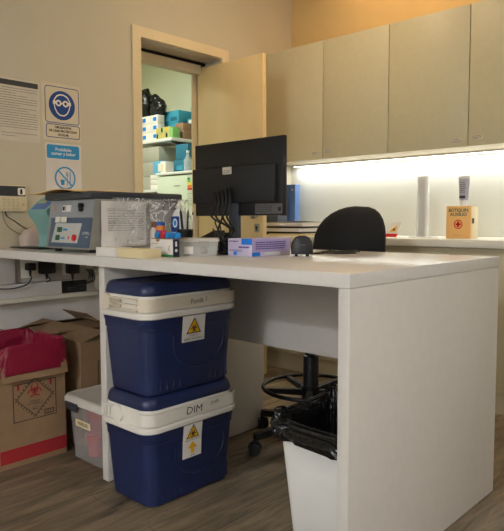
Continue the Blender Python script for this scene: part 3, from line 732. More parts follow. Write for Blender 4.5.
b = B(); flat(b, rect(-2.472,-2.435,1.028,1.052), fc,.006,.012); flat(b, rect(-2.422,-2.385,1.028,1.052), fc,.006,.012); obj('stuck_tags', b, CTOP, lp)
letters('GUMELL', .016, PAPER, lp, fc, -2.223,.983, w=.0036); letters('C 2041', .009, PAPER, lp, fc, -2.215,.966, w=.0036)
# plastic sleeve with a printed sheet hanging on its side
xs = X1
t = thing('plastic_sleeve', 'clear plastic sleeve holding a printed page on the centrifuge side', 'sleeve', (xs+.01,1.62,.92))
fx = FX(xs,0,0)
b = B(); b.sheet(lambda a,c: Vector((xs+.007+.003*math.sin(a*5+c*2)+.004*noise.noise(Vector((a*4,c*4,2))), 1.445+.235*a, .925+.195*c)), 12, 8, .0006)
pg = obj('page', b, PAPER, t)
b = B()
fw = lambda u,v,w=0: Vector((xs+.0135+w, u, v))
textlines(b, 1.475,1.60,1.075,1.09,2,fw,0,.0004,.002,3); textlines(b, 1.475,1.665,.99,1.06,7,fw,0,.0004,.0022,4); line(b,(1.475,1.068),(1.665,1.068),.0014,fw,0,.0004); line(b,(1.475,1.03),(1.665,1.03),.0014,fw,0,.0004)
obj('print', b, GREYINK, pg)
b = B(); rnd = random.Random(7)
def bagf(a,c):
    y = 1.50+.43*a; z = .935+.20*c
    x = xs+.024+.016*noise.noise(Vector((y*9,z*9,1)))+.022*abs(noise.noise(Vector((y*17+z*9,z*17-y*5,5))))+ .03*max(0,a-.5)
    if c > .93: x = xs+.012
    return Vector((x,y,z))
b.sheet(bagf, 56, 30, .0007); obj('clear_bag', b, FILM, t, 'crinkled clear plastic', ang=20)
b = B(); b.box(X1-.0005,X1+.012,1.78,1.86,1.085,1.127,.002); obj('dark_bracket', b, DGREY, t)
# cardboard sheet on the lid
b = B()
b.sheet(lambda a,c: Vector((-2.73+.44*a, 1.375+.30*c+.015*math.sin(a*3), 1.1618+.014*math.sin(PI*min(1,max(0,(a-.22)/.75)))*1.0-(.02*max(0,(.22-a)/.22)*0))), 16, 4, .003)
single('card_sheet', b, mat('tan_card',(222,184,124),.8,var=.05), 'tan card sheet lying on the centrifuge lid', 'card', (-2.4,1.55,1.162))

# ------------------------------------------------------------------ small things on the desk
b = B(); b.box(-2.066,-1.935,1.322,1.40,.9005,.934,.001); single('white_flat_box', b, PAPER, 'flat white carton at the desk front beside the centrifuge', 'carton', (-2.0,1.36,.9))
b = B(); b.box(-1.933,-1.772,1.326,1.41,.9005,.932,.001); b.box(-1.925,-1.775,1.325,1.3262,.9145,.9155); single('cream_flat_box', b, CREAM, 'flat cream carton end to end with the white one', 'carton', (-1.85,1.36,.9))

t = thing('tube_box', 'white carton with green stripe and navy end, under the blue tube caps', 'carton', (-1.82,1.48,.9))
b = B(); b.box(-1.891,-1.756,1.452,1.482,.9005,.966,.001); obj('carton_body', b, PAPER, t)
b = B(); flat(b, rect(-1.891,-1.756,.9015,.909), FY(1.452,0,0)); obj('green_stripe', b, GREEN, t, 'green stripe')
b = B(); flat(b, rect(1.452,1.482,.9005,.966), FX(-1.756,0,0)); e = obj('navy_end', b, mat('navy_card',(22,26,52),.6), t, 'navy blue end')
b = B(); flat(b, circ(1.467,.925,.006,12), FX(-1.756,0,0),.0008,.0014); flat(b, rect(1.463,1.471,.94,.958), FX(-1.756,0,0),.0008,.0014); obj('end_marks', b, PAPER, e)
b = B(); textlines(b,-1.882,-1.83,.945,.955,1,FY(1.452,0,0),0,.0006,.002,2); textlines(b,-1.86,-1.815,.932,.938,1,FY(1.452,0,0),0,.0006,.0015,3); line(b,(-1.785,.925),(-1.772,.945),.002,FY(1.452,0,0)); line(b,(-1.778,.92),(-1.772,.932),.0015,FY(1.452,0,0)); obj('print', b, GREYINK, t)
b = B(); flat(b, [(-1.845+.012*math.cos(a),.966-.010*math.sin(a)) for a in [PI*i/8 for i in range(9)]], FY(1.452,0,0)); obj('thumb_notch', b, CARDI, t)
b = B(); b.box(-1.888,-1.762,1.455,1.53,.9668,.9695); single('card_tray', b, CARD, 'thin brown card lying on the white carton under the blue caps', 'card', (-1.8,1.5,.967))
cx0 = -1.872
for i,(dx,m_,lab) in enumerate(((0,BLUEC,'blue-capped vial standing alone left of the red one'),(.034,REDC,'red-capped vial standing among the blue ones'),(.063,BLUEC,'first blue-capped vial right of the red one'),(.089,BLUEC,'middle of three blue-capped vials right of the red one'),(.115,BLUEC,'blue-capped vial at the right end of the row'))):
    x = cx0+dx; z = .9697
    t = thing('sample_vial', lab, 'vial', (x,1.475,z), 'capped vials on the carton')
    obj('cap', B().lathe((x,1.475,z),[(.0105,0),(.0118,.002),(.0118,.019 if m_ is BLUEC else .024),(.009,.022 if m_ is BLUEC else .028)],14), m_, t)
    b = B()
    for k in range(10): a = 2*PI*k/10; b.box(x+.0118*math.cos(a)-.0012,x+.0118*math.cos(a)+.0012,1.475+.0118*math.sin(a)-.0012,1.475+.0118*math.sin(a)+.0012,z+.003,z+.018)
    obj('cap_ribs', b, m_, t)
t = thing('dropper_bottle', 'small white bottle with an amber cap beside the coloured tube', 'bottle', (-1.99,1.55,.9))
obj('bottle_body', B().lathe((-1.99,1.55,.9005),[(.015,0),(.017,.004),(.017,.095),(.010,.108)]), mat('bottle_glass',(206,196,186),.3), t); obj('bottle_cap', B().lathe((-1.99,1.55,1.0085),[(.012,0),(.012,.02),(.008,.024)]), mat('amber_cap',(120,74,30),.4), t, 'amber cap')
t = thing('sample_tube', 'tube with blue, orange and purple rings beside the small bottle', 'tube', (-1.945,1.545,.9))
obj('tube_body', B().lathe((-1.945,1.545,.9005),[(.012,0),(.0155,.008),(.0155,.07)]), mat('tube_glass',(200,186,196),.2,alpha=.8), t)
obj('tube_label', B().lathe((-1.945,1.545,.972),[(.017,0),(.017,.026)]), mat('purple_print',(130,70,150),.5), t, 'purple ring'); obj('orange_ring', B().lathe((-1.945,1.545,.998),[(.0175,0),(.0175,.018)]), mat('orange_print',(222,130,40),.5), t, 'orange ring'); obj('tube_cap', B().lathe((-1.945,1.545,1.016),[(.0185,0),(.0185,.013),(.014,.016)]), mat('dark_blue_cap',(28,84,160),.4), t, 'blue cap')

# spray bottle
bx, by = -2.128,1.80
t = thing('alcohol_bottle', 'white squeeze bottle with a blue label behind the centrifuge', 'bottle', (bx,by,.9))
obj('bottle_body', B().rr([(.9005,bx,by,.060,.045,.015),(.91,bx,by,.068,.05,.02),(1.055,bx,by,.068,.05,.02),(1.078,bx,by,.05,.04,.018),(1.090,bx,by,.024,.024,.011)]), WHITE, t)
obj('bottle_cap', B().lathe((bx,by,1.0905),[(.013,0),(.013,.018),(.007,.022),(.005,.032)]), CREAMP, t)
b = B(); fl = FY(by-.025,bx,0); flat(b, rrect(-.027,.027,.985,1.055,.006), fl,0,.0012); lb = obj('bottle_label', b, BLUEINK, t, 'blue label')
b = B(); flat(b, circ(0,1.025,.016,16,.02), fl,.0012,.0018); obj('label_emblem', b, WHITE, lb); b = B(); flat(b, circ(0,1.025,.009,16,.013), fl,.0018,.0022); obj('label_emblem_centre', b, LBLUE, lb)
b = B(); textlines(b,-.022,.022,.935,.965,3,fl,0,.0008,.003,4); obj('print', b, BLUEINK, t)
# pen cup
px, py = -1.977,1.70
t = thing('pen_cup', 'black mesh cup behind the clear organiser', 'cup', (px,py,.9))
obj('cup', B().lathe((px,py,.9005),[(.028,0),(.032,.003),(.036,.098),(.034,.098),(.030,.006)],20), BLACKM, t); obj('cup_rim', B().lathe((px,py,.9945),[(.0372,0),(.0372,.005),(.033,.005),(.033,0)],20,False,False), BLACK, t)
for i,(dx,dy,tx,l,m_,lab) in enumerate([(-.006,.005,-.030,.17,BLACK,'thick black marker leaning in the cup'),(.010,0,.008,.165,BLACK,'slim black pen standing upright in the cup'),(.02,.008,.018,.155,WHITE,'white pen leaning at the right of the cup')]):
    p = Vector((px+dx,py+dy,.905)); q = p+Vector((tx,.004,l))
    t = thing('pen', lab, 'pen', p, 'pens in the black cup')
    obj('barrel', B().cyl(p,q,.0055 if i==0 else .004,n=10), m_, t); obj('pen_tip', B().cyl(q,q+(q-p).normalized()*.012,.004,.0015,n=10), BLACK, t)

# clear organiser, turned
oc = Vector((-1.790,1.605,.9)); 
t = thing('clear_organiser', 'frosted clear organiser box with a small white label', 'box', oc)
lx, ly = .162,.10
b = B(); b.rr([(.9005,oc.x,oc.y,lx-.012,ly-.012,.006),(.955,oc.x,oc.y,lx,ly,.008)],cap1=False)
o = obj('organiser_body', b, mat('clear_box',(216,214,204),.25,alpha=.5), t); md = o.modifiers.new('s','SOLIDIFY'); md.thickness=.002
obj('organiser_lid', B().rr([(.955,oc.x,oc.y,lx+.006,ly+.006,.008),(.966,oc.x,oc.y,lx+.006,ly+.006,.008),(.968,oc.x,oc.y,lx,ly,.008)]), mat('clear_lid',(216,210,198),.3,alpha=.75), t)
fo = FY(oc.y-ly/2+.003, oc.x, 0)
b = B(); flat(b, rect(-.050,-.016,.908,.936), fo, .002,.003); obj('organiser_label', b, PAPER, t, 'small white label')
b = B(); b.prism(rect(.005,.045,.935,.958), fo, 0,.008); b.prism(rect(.012,.038,.91,.935), fo, 0,.003); obj('clasp', b, FROST, t)
t.rotation_euler.z = math.radians(47)

# adapter
b = B(); b.loft([[Vector(p) for p in ((-2.09,1.86,.901),(-1.97,1.86,.901),(-1.97,1.94,.901),(-2.09,1.94,.901))],[Vector(p) for p in ((-2.06,1.865,.960),(-1.975,1.865,.992),(-1.975,1.935,.992),(-2.06,1.935,.960))]])
t = thing('power_adapter', 'black wedge-shaped adapter behind the clear organiser', 'adapter', (-1.99,1.9,.9)); obj('adapter_body', b, BLACK, t)
b = B(); b.tube([(-1.98,1.87,.985),(-1.94,1.83,1.0),(-1.90,1.80,.985),(-1.86,1.76,.95),(-1.84,1.74,.92)],.003); obj('adapter_cord', b, BLACK, t)

# glove boxes: one carton with front and long side
t = thing('glove_box', 'lilac glove carton with bright blue corner patches', 'carton', (-1.62,1.77,.9))
x0,x1,y0,y1,z1 = -1.690,-1.555,1.668,1.885,.970
x0,x1,y0,y1,z1 = -1.678,-1.552,1.662,1.885,.967
obj('carton_body', B().box(x0,x1,y0,y1,.9005,z1,.001), LILACL, t)
f1 = FY(y0,0,0); f2 = FX(x1,0,0)
b = B(); flat(b, rect(-1.606,x1,.945,z1), f1); flat(b, rect(-1.648,-1.630,.905,.918), f1); flat(b, rect(y0,y0+.045,.902,.916), f2); obj('blue_patches', b, mat('bright_blue',(28,120,214),.5), t, 'bright blue patches')
b = B(); flat(b, rect(y0,y1,.917,z1-.001), f2,0,.0006); sidep = obj('lilac_side', b, LILAC, t)
b = B(); textlines(b,-1.672,-1.61,.952,.962,1,f1,0,.0012,.004,2); textlines(b,-1.62,-1.565,.930,.940,1,f1,0,.0012,.006,6); textlines(b,-1.672,-1.60,.918,.926,2,f1,0,.0012,.0015,7); textlines(b,y0+.02,y1-.03,.925,.957,4,f2,.0006,.0014,.004,9); obj('print', b, mat('purple_ink',(92,70,140),.6), t)
b = B(); flat(b, rrect(y0+.07,y0+.16,.905,.914,.003), f2); obj('opening_strip', b, WHITE, t)

# small black speaker-like receiver with cable
t = thing('card_reader', 'small rounded black desk device with two feet at the desk centre', 'device', (-1.44,1.82,.9))
b = B(); prof = [(-.041,.006),(.041,.006),(.042,.030),(.038,.052),(.026,.069),(.010,.075),(-.010,.075),(-.026,.069),(-.038,.052),(-.042,.030)]
c0 = Vector((-1.440,1.835,.9))
b.loft([[Vector((c0.x+u*s,c0.y+w_,c0.z+.003+(v)*(s))) for u,v in prof] for w_,s in ((-.030,.9),(-.026,1),(.02,1),(.03,.85))])
obj('body', b, BLACK, t, ang=50)
b = B(); b.cyl((c0.x-.022,c0.y-.02,.9),(c0.x-.022,c0.y-.02,.909),.006); b.cyl((c0.x+.02,c0.y-.02,.9),(c0.x+.02,c0.y-.02,.909),.006); obj('feet', b, RUBBER, t)
b = B(); b.box(c0.x-.012,c0.x+.008,c0.y-.02,c0.y+.0,.974,.979,.001); obj('indicator', b, mat('orange_light',(214,110,50),.4), t, 'orange indicator')
letters('amboss', .008, GREYP, t, FY(c0.y-.0305,c0.x,0), 0,.944)
t.rotation_euler.z = math.radians(38)
b = B(); b.tube([(-1.50,1.90,.904),(-1.47,1.95,.904),(-1.47,2.02,.905),(-1.455,2.10,.905),(-1.41,2.13,.905),(-1.37,2.07,.905),(-1.40,2.0,.905),(-1.44,1.95,.91),(-1.46,1.99,.911),(-1.44,2.06,.909),(-1.40,2.10,.913),(-1.36,2.09,.910)],.0032); b.tube([(-1.52,1.91,.904),(-1.50,2.0,.904),(-1.46,2.03,.913),(-1.42,2.0,.914),(-1.39,1.985,.905)],.003)
single('coiled_cable', b, BLACK, 'black cable looped on the desk in front of the stool', 'cable', (-1.43,2.03,.9))

# ------------------------------------------------------------------ monitor
my = 1.865
x0,x1,z0,z1 = -2.092,-1.575,1.056,1.372
t = thing('monitor', 'black flat monitor seen from behind, standing on the desk', 'monitor', (-1.82,my,.9))
obj('panel_back', B().box(x0,x1,my,my+.022,z0,z1,.003), BLACK, t)
obj('screen', B().box(x0+.006,x1-.006,my+.022,my+.023,z0+.02,z1-.006), mat('screen_glass',(8,8,10),.1), t)
b = B(); b.box(x0+.004,x1-.025,my-.022,my-.0005,z0+.055,z1-.108,.006); hs = obj('rear_housing', b, mat('housing_black',(24,24,26),.5), t)
b = B(); b.box(x1-.017,x1+.0015,my+.004,my+.026,z0-.001,z1+.001,.002); obj('bezel', b, BLACK, t)
b = B(); flat(b, rect(-1.722,-1.575,z0+.007,z0+.048), FY(my,0,0)); lp = obj('rating_plate', b, mat('plate_dark_grey',(92,90,88),.5), t, 'grey rating plate')
b = B(); textlines(b,-1.715,-1.63,z0+.012,z0+.043,4,FY(my,0,0),.0008,.0014,.002,8); flat(b, rect(-1.597,-1.582,z0+.018,z0+.033), FY(my,0,0),.0008,.0014); obj('print', b, BLKINK, lp)
b = B(); flat(b, rect(-1.892,-1.838,1.232,1.262), FY(my-.022,0,0)); st = obj('asset_sticker', b, mat('sticker_grey',(196,186,168),.7), t, 'small pale sticker')
b = B(); textlines(b,-1.886,-1.844,1.236,1.250,2,FY(my-.022,0,0),.0008,.0014,.003,3); obj('print', b, GREYINK, st)
obj('port_recess', B().box(-2.06,-2.03,my-.0235,my-.0215,z0+.058,z0+.085), BLACK, hs)
b = B(); b.box(-1.868,-1.815,my-.012,my+.012,.912,1.12,.004); obj('neck', b, mat('neck_grey',(72,76,86),.45,metal=.4), t, 'slate grey neck')
b = B(); b.rr([(.9005,-1.84,my+.01,.24,.19,.02),(.910,-1.84,my+.01,.24,.19,.02),(.913,-1.84,my+.01,.23,.18,.02)]); obj('base', b, BLACK, t)
# hanging cables
rnd = random.Random(11)
names = ['black monitor cable hanging in a loop down to the desk behind the clear organiser']*1
for i in range(5):
    b = B(); a = rnd.uniform(-.02,.02)
    xt = -1.925+.022*i; yt = my-.032
    px_, py_ = -1.735+.02*math.sin(i*2.1), 1.70+.025*math.cos(i*1.7)
    b.tube([(xt,my-.030,1.105),(xt,yt,1.13+.006*i),(xt+.012,yt-.018,1.155+.004*i),(xt+.028,yt-.03,1.11),(xt+.03+a,yt-.05,1.05),(px_-.03-a,py_+.05,1.0),(px_-.01+a,py_+.01,.965),(px_+.02,py_-.01,.935),(px_+.005,py_+.02,.915),(px_-.04,py_+.02,.912)],.0042)
    single('monitor_cable', b, BLACK, 'black cable hanging in a loop from the back of the monitor', 'cable', (xt,yt,1.0), 'cables hanging from the monitor')
b = B()
for i in range(11):
    P = []
    for k in range(9):
        a = rnd.uniform(0,2*PI)
        P.append((-1.722+.034*math.cos(a+k)*rnd.uniform(.4,1), 1.70+.034*math.sin(a+k)*rnd.uniform(.4,1), rnd.uniform(.906,.985)))
    b.tube(P,.0042)
b.tube([(-1.745,1.70,.95),(-1.79,1.72,.99),(-1.80,1.71,1.03),(-1.77,1.70,1.035),(-1.75,1.695,.99),(-1.74,1.69,.95)],.003)
b.box(-1.75,-1.695,1.68,1.735,.9015,.94,.004)
single('cable_tangle', b, BLACK, 'heap of tangled black cables on the desk beside the lilac carton', 'cables', (-1.722,1.70,.9))

# ------------------------------------------------------------------ stool
sc = Vector((-1.71,2.23,0))
t = thing('drafting_stool', 'black drafting stool with foot ring and curved backrest behind the desk', 'stool', sc)
angs = [math.radians(a) for a in (252.6,324.6,36.6,108.6,180.6)]
for a in angs:
    d_ = Vector((math.cos(a),math.sin(a),0)); p_ = Vector((-d_.y,d_.x,0)); b = B()
    P0 = sc+d_*.03; P1 = sc+d_*.30
    r0 = [P0+p_*.024+Vector((0,0,.085)),P0-p_*.024+Vector((0,0,.085)),P0-p_*.020+Vector((0,0,.125)),P0+p_*.020+Vector((0,0,.125))]
    r1 = [P1+p_*.018+Vector((0,0,.066)),P1-p_*.018+Vector((0,0,.066)),P1-p_*.014+Vector((0,0,.092)),P1+p_*.014+Vector((0,0,.092))]
    b.loft([r0,r1]); lg = obj('leg', b, BLACK, t)
    b = B(); W_ = P1; ax = Vector((math.cos(a+1),math.sin(a+1),0))
    for s in (-1,1): b.cyl(W_+ax*(.006*s)+Vector((0,0,.028)), W_+ax*(.024*s)+Vector((0,0,.028)), .027, n=16)
    b.cyl(W_+Vector((0,0,.03)),W_+Vector((0,0,.07)),.007)
    b.prism([(.031*math.cos(q),.031*math.sin(q)) for q in [PI*i/8 for i in range(9)]], lambda u,v,w: W_+Vector((-ax.y,ax.x,0))*u+Vector((0,0,.028+v))+ax*w, -.008,.008)
    obj('caster', b, BLACK, lg)
obj('gas_column', B().lathe(sc,[(.036,.08),(.036,.14),(.030,.145),(.030,.25),(.036,.255),(.036,.41),(.028,.415),(.028,.47),(.014,.472),(.014,.60)]), BLACK, t)
b = B(); b.tube([(sc.x+.222*math.cos(2*PI*i/32),sc.y+.222*math.sin(2*PI*i/32),.262) for i in range(32)],.0095,n=10,smooth=False,closed=True)
for k in range(5):
    a = math.radians(15+72*k); d_ = Vector((math.cos(a),math.sin(a),0)); p_ = Vector((-d_.y,d_.x,0)); P0, P1 = sc+d_*.03, sc+d_*.215
    b.loft([[P0+p_*.014+Vector((0,0,.225)),P0-p_*.014+Vector((0,0,.225)),P0-p_*.014+Vector((0,0,.255)),P0+p_*.014+Vector((0,0,.255))],[P1+p_*.010+Vector((0,0,.245)),P1-p_*.010+Vector((0,0,.245)),P1-p_*.010+Vector((0,0,.264)),P1+p_*.010+Vector((0,0,.264))]])
b.lathe(sc,[(.045,.215),(.045,.27)]); obj('foot_ring', b, BLACKM, t)
b = B(); b.tube([(sc.x,sc.y-.02,.56),(sc.x-.14,sc.y-.02,.53),(sc.x-.19,sc.y-.03,.495)],.006); b.cyl((sc.x-.185,sc.y-.028,.50),(sc.x-.25,sc.y-.03,.455),.012); obj('lever', b, BLACK, t)
b = B(); b.rr([(.60,sc.x+.02,sc.y+.05,.30,.28,.10),(.615,sc.x+.02,sc.y+.05,.38,.36,.15),(.65,sc.x+.02,sc.y+.05,.40,.37,.16),(.675,sc.x+.02,sc.y+.05,.36,.34,.15)],seg=8); obj('seat', b, BLACKF, t)
# backrest: curved shell
bc = Vector((-1.683,2.49,0)); ra = math.radians(14)
ex = Vector((math.cos(ra),math.sin(ra),0)); ey = Vector((-math.sin(ra),math.cos(ra),0))
def bk(u,v,w):
    # u -1..1 across, v height 0..1
    return bc+ex*(u*.186)+ey*(.02-.06*u*u*1.0+.07*v+w)+Vector((0,0,.70+v*.405))
N = 28
def outline(a):
    ca,sa = math.cos(a),math.sin(a)
    u = math.copysign(abs(ca)**(.62 if ca > 0 else 1.0),ca); v = math.copysign(abs(sa)**.8,sa)
    return u, .5+.5*v
b = B(); rings = []
for w_,s in ((-.028,.0),(-.028,.45),(-.026,.8),(-.018,.96),(-.002,1.0),(.008,.985),(.014,.9),(.016,.5),(.016,0)):
    ring = []
    for i in range(N):
        u,v = outline(2*PI*i/N); ring.append(bk(u*max(s,.01), .5+(v-.5)*max(s,.01), w_))
    rings.append(ring)
b.loft(rings); obj('backrest', b, BLACKF, t, ang=60)
b = B(); b.tube([sc+Vector((0.02,.1,.59)), sc+Vector((.04,.27,.60)), sc+Vector((.045,.335,.66)), sc+Vector((.045,.33,.82))],.016,n=8); obj('back_bar', b, BLACKM, t)

# ------------------------------------------------------------------ wastebasket
cx, cy = -1.105,1.60
t = thing('wastebasket', 'white wastebasket with a black liner under the right end of the desk', 'bin', (cx,cy,.002))
b = B(); b.rr([(.002,cx,cy,.215,.23,.02),(.006,cx,cy,.22,.235,.025),(.395,cx,cy,.285,.30,.03)],cap1=False); o = obj('bin_body', b, WHITE, t); md = o.modifiers.new('s','SOLIDIFY'); md.thickness=.003
b = B(); lv = [(.12,-.05,0,0),(.30,-.03,.01,0),(.385,-.022,.015,0),(.43,-.012,.025,.018),(.436,.004,.025,.018),(.422,.010,.022,.012),(.40,.014,.022,0),(.37,.014,.020,0),(.345,.008,.026,0)]
b.loft(bagrings(cx,cy,.285,.30,lv,.30,seed=5,K=6,N=190), True, False)
o = obj('liner_bag', b, BLKBAG, t, 'black plastic liner bag', ang=60); md = o.modifiers.new('s','SOLIDIFY'); md.thickness=.001

# ------------------------------------------------------------------ things on the worktop
CT2 = CT+.0006
t = thing('first_aid_box', 'orange wooden first aid box with a red cross emblem on the worktop', 'box', (-1.545,3.45,CT))
x0,x1,y0,y1,z1 = -1.618,-1.470,3.40,3.50,1.116
obj('box_body', B().box(x0,x1,y0+.012,y1,CT2,z1,.001), KITE, t)
dr = obj('door', B().box(x0,x1,y0,y0+.0115,CT2,z1,.001), ORANGEC, t, 'orange front')
f = FY(y0,(x0+x1)/2,0)
letters('BOTIQUIN', .026, mat('teal_ink',(16,92,88),.6), dr, f, 0, 1.090, bold=.0006, sx=.95); letters('AUXILIO', .026, MATS['teal_ink'], dr, f, 0, 1.066, bold=.0006)
b = B(); arc(b,0,1.010,.021,.0265,0,2*PI,f,0,.0008,24); flat(b, rect(-.006,.006,.994,1.026), f); flat(b, rect(-.016,.016,1.004,1.016), f); obj('cross_emblem', b, REDC, dr, 'red cross in a ring')
b = B(); textlines(b,-.035,.035,.943,.951,1,f,0,.0008,.002,2); obj('print', b, GREYINK, dr)
b = B(); b.box(x1,x1+.004,3.418,3.440,1.015,1.045,.001); obj('clasp', b, DGREY, t, 'dark metal clasp')
t = thing('cream_tube', 'grey squeeze tube standing on its white cap on the first aid box', 'tube', (-1.531,3.44,1.117))
tx, ty = -1.531,3.44
b = B(); b.loft([[Vector((tx+.026*math.cos(2*PI*i/20)*(1+.30*s), ty+.017*math.sin(2*PI*i/20)*(1-.85*s), 1.150+.125*s)) for i in range(20)] for s in (0,.2,.5,.8,1)]); obj('tube_body', b, mat('tube_grey',(180,178,188),.4), t)
obj('tube_cap', B().lathe((tx,ty,1.1165),[(.018,0),(.018,.033),(.016,.0338)]), WHITE, t, 'white cap')
b = B(); b.box(tx-.031,tx+.031,ty-.0035,ty+.0035,1.272,1.287); obj('tube_crimp', b, WHITE, t)
b = B(); textlines(b,tx-.018,tx+.018,1.19,1.255,6,FY(ty-.019,0,0),0,.001,.003,2); flat(b, rect(tx-.018,tx+.016,1.16,1.175), FY(ty-.019,0,0),0,.001); obj('print', b, DGREY, t)
# acrylic holder
t = thing('acrylic_holder', 'tall clear acrylic leaflet holder standing on the worktop', 'holder', (-1.79,3.45,CT))
b = B(); b.rr([(CT2,-1.79,3.45,.15,.08,.004),(CT2+.006,-1.79,3.45,.15,.08,.004)]); obj('holder_base', b, ACRYL, t)
b = B(); b.rr([(CT2+.006,-1.797,3.455,.082,.045,.02),(1.30,-1.797,3.455,.074,.04,.019)],cap0=False,cap1=False); o = obj('sleeve', b, ACRYL, t); md = o.modifiers.new('s','SOLIDIFY'); md.thickness=.003
b = B(); b.rr([(CT2+.007,-1.800,3.455,.045,.02,.009),(1.292,-1.800,3.455,.040,.018,.008)]); obj('rolled_foil', b, SILV, t, 'silvery rolled insert')
b = B(); b.box(-1.778,-1.770,3.437,3.4445,CT2+.007,1.14); obj('orange_strip', b, ORANGEC, t, 'orange strip')
# hazard card
t = thing('hazard_card', 'small white stand-up card with a yellow emblem and red foot', 'card', (-2.0,3.45,CT))
fh = lambda u,v,w=0: Vector((-2.045+u+v*.25, 3.44-w+v*.35, CT2+v))
b = B(); b.prism(rect(0,.078,.018,.092), fh, 0,.003); obj('card', b, PAPER, t)
b = B(); b.prism(rect(-.004,.08,0,.020), fh, 0,.012); obj('card_foot', b, REDC, t, 'red foot')
b = B(); b.prism([(.012,.034),(.06,.034),(.052,.075)], fh, .003,.004); em = obj('emblem', b, YEL, t, 'yellow triangle'); b = B(); b.prism(circ(.042,.047,.007,12), fh,.004,.0048); obj('emblem_mark', b, BLKINK, em)
# binders and papers in the corner
b = B(); b.box(-3.085,-3.02,3.43,3.74,CT2,1.295,.002)
t = thing('blue_binder', 'tall blue binder standing in the corner of the worktop', 'binder', (-2.99,3.66,CT))
obj('cover', B().box(-3.06,-2.915,3.60,3.66,CT2,1.305,.003), BINB, t); b = B(); b.prism(circ(-2.945,1.265,.008,12), FY(3.60,0,0),0,.001); obj('finger_ring', b, PAPER, t)
t = thing('grey_binder', 'dark grey binder standing beside the blue one', 'binder', (-3.03,3.5,CT))
obj('cover', B().box(-3.09,-2.96,3.45,3.56,CT2,1.22,.003), BING, t)
px0,px1,py0,py1 = -2.905,-2.585,3.25,3.50
z = CT2
specs = [(.016,CREAM,'cream folder at the bottom of the paper stack'),(.012,BLACK,'black document tray low in the paper stack'),(.024,PAPER,'bundle of white papers between the two black trays'),(.012,BLACK,'upper black document tray in the stack'),(.026,PAPER,'white papers on top of the trays')]
for i,(h_,m_,lab) in enumerate(specs):
    j = [.03,0,-.01,0,.012][i]; b = B()
    if m_ is BLACK:
        b.box(px0+j,px1+j,py0,py1,z,z+.004,.001); b.box(px0+j,px0+j+.004,py0,py1,z+.004,z+h_); b.box(px1+j-.004,px1+j,py0,py1,z+.004,z+h_); b.box(px0+j+.004,px1+j-.004,py1-.004,py1,z+.004,z+h_); b.box(px0+j+.01,px1+j-.01,py0+.01,py1-.01,z+.004,z+h_-.0005)
    else:
        for q in range(4):
            o1 = random.uniform(-.004,.004); b.box(px0+j+o1,px1+j+o1,py0+random.uniform(-.004,.004),py1-.01,z+h_*q/4,z+h_*(q+1)/4-.0004)
    single('document_tray' if m_ is BLACK else 'paper_stack', b, m_, lab, 'tray' if m_ is BLACK else 'papers', ((px0+px1)/2,(py0+py1)/2,z))
    z += h_+.0004
b = B(); b.sheet(lambda a,c: Vector((px0+.02+.36*a, py0-.0+.23*c, z+.002+.012*(1-c)*math.sin(a*2.4)*a)), 8, 6, .0008); single('loose_sheet', b, PAPER, 'loose white sheet curling over the top of the trays', 'paper', (-2.7,3.37,z))

# ------------------------------------------------------------------ storage room
t = thing('storage_shelf', 'white shelf full of cartons seen through the doorway', 'shelf', (-5.4,4.23,1.82))
obj('shelf_board', B().box(-6.19,-4.80,3.97,4.499,1.838,1.866,.002), WHITE, t)
for x in (-4.86,-5.9):
    b = B(); b.loft([[Vector((x-.01,4.01,1.837)),Vector((x-.01,4.499,1.837)),Vector((x-.01,4.499,1.70)),Vector((x-.01,4.47,1.70)),Vector((x-.01,4.05,1.822))],[Vector((x+.01,4.01,1.837)),Vector((x+.01,4.499,1.837)),Vector((x+.01,4.499,1.70)),Vector((x+.01,4.47,1.70)),Vector((x+.01,4.05,1.822))]])
    obj('bracket', b, BLACKM, t, 'black bracket')
SZ = 1.8665
def carton(x0,x1,y0,d,z0,z1,m,label,group,patch=None):
    t = thing('carton', label, 'carton', ((x0+x1)/2,y0+d/2,z0), group)
    obj('carton_body', B().box(x0,x1,y0,y0+d,z0,z1,.002), m, t)
    if patch:
        u0,u1,v0,v1,pm = patch; W_=x1-x0; Hh=z1-z0
        b = B(); flat(b, rect(x0+W_*u0,x0+W_*u1,z0+Hh*v0,z0+Hh*v1), FY(y0,0,0),0,.001); obj('printed_patch', b, pm, t)
    return t
G1 = 'cartons on the storage shelf'
bp = (.42,.86,.3,.75,mat('patch_blue',(24,120,214),.5))
rows = ['bottom','middle','top']
for k in range(3):
    z0 = SZ+k*.088
    carton(-5.350,-5.215,4.02,.09,z0,z0+.087,PAPER,'white carton with blue patch, %s of the left pile'%rows[k],'white cartons with blue patches',(.1,.5,.3,.75,bp[4]))
    if k > 0 or True:
        carton(-5.211,-5.085,4.02,.09,z0,z0+.087,PAPER,'white carton with blue patch, %s of the right pile'%rows[k],'white cartons with blue patches',bp)
carton(-5.19,-4.94,4.18,.2,SZ,2.05,CYAN,'cyan carton, lower of two behind the small boxes',G1,(.1,.5,.5,.8,PAPER))
carton(-5.19,-4.94,4.18,.2,2.051,2.18,CYAN,'cyan carton on top of another cyan one',G1,(.5,.9,.2,.5,DTEAL))
pal = mat('olive_card',(176,176,112),.7)
for k,x in enumerate((-5.073,-4.998,-4.923)):
    for q in range(2):
        z0 = SZ+q*.058
        carton(x,x+.073,3.99,.12,z0,z0+.057,pal,'small olive %s carton, %s in its column, in front of the cyan cartons'%('yellow-patched',('lower','upper')[q]),'small olive cartons',(.1,.45,.2,.9,YEL if (k+q)%2 else BLKINK))
carton(-4.845,-4.81,3.99,.1,SZ,1.968,mat('lime_card',(130,190,110),.6),'bright green carton at the shelf corner',G1)
s_ = 4.15/4.0
carton(-4.935,-4.865,4.13,.12,SZ,1.955,BROWNC,'brown carton at the shelf end, lower left',G1)
carton(-4.862,-4.805,4.13,.12,SZ,1.955,BROWNC,'brown carton at the shelf end, lower right',G1)
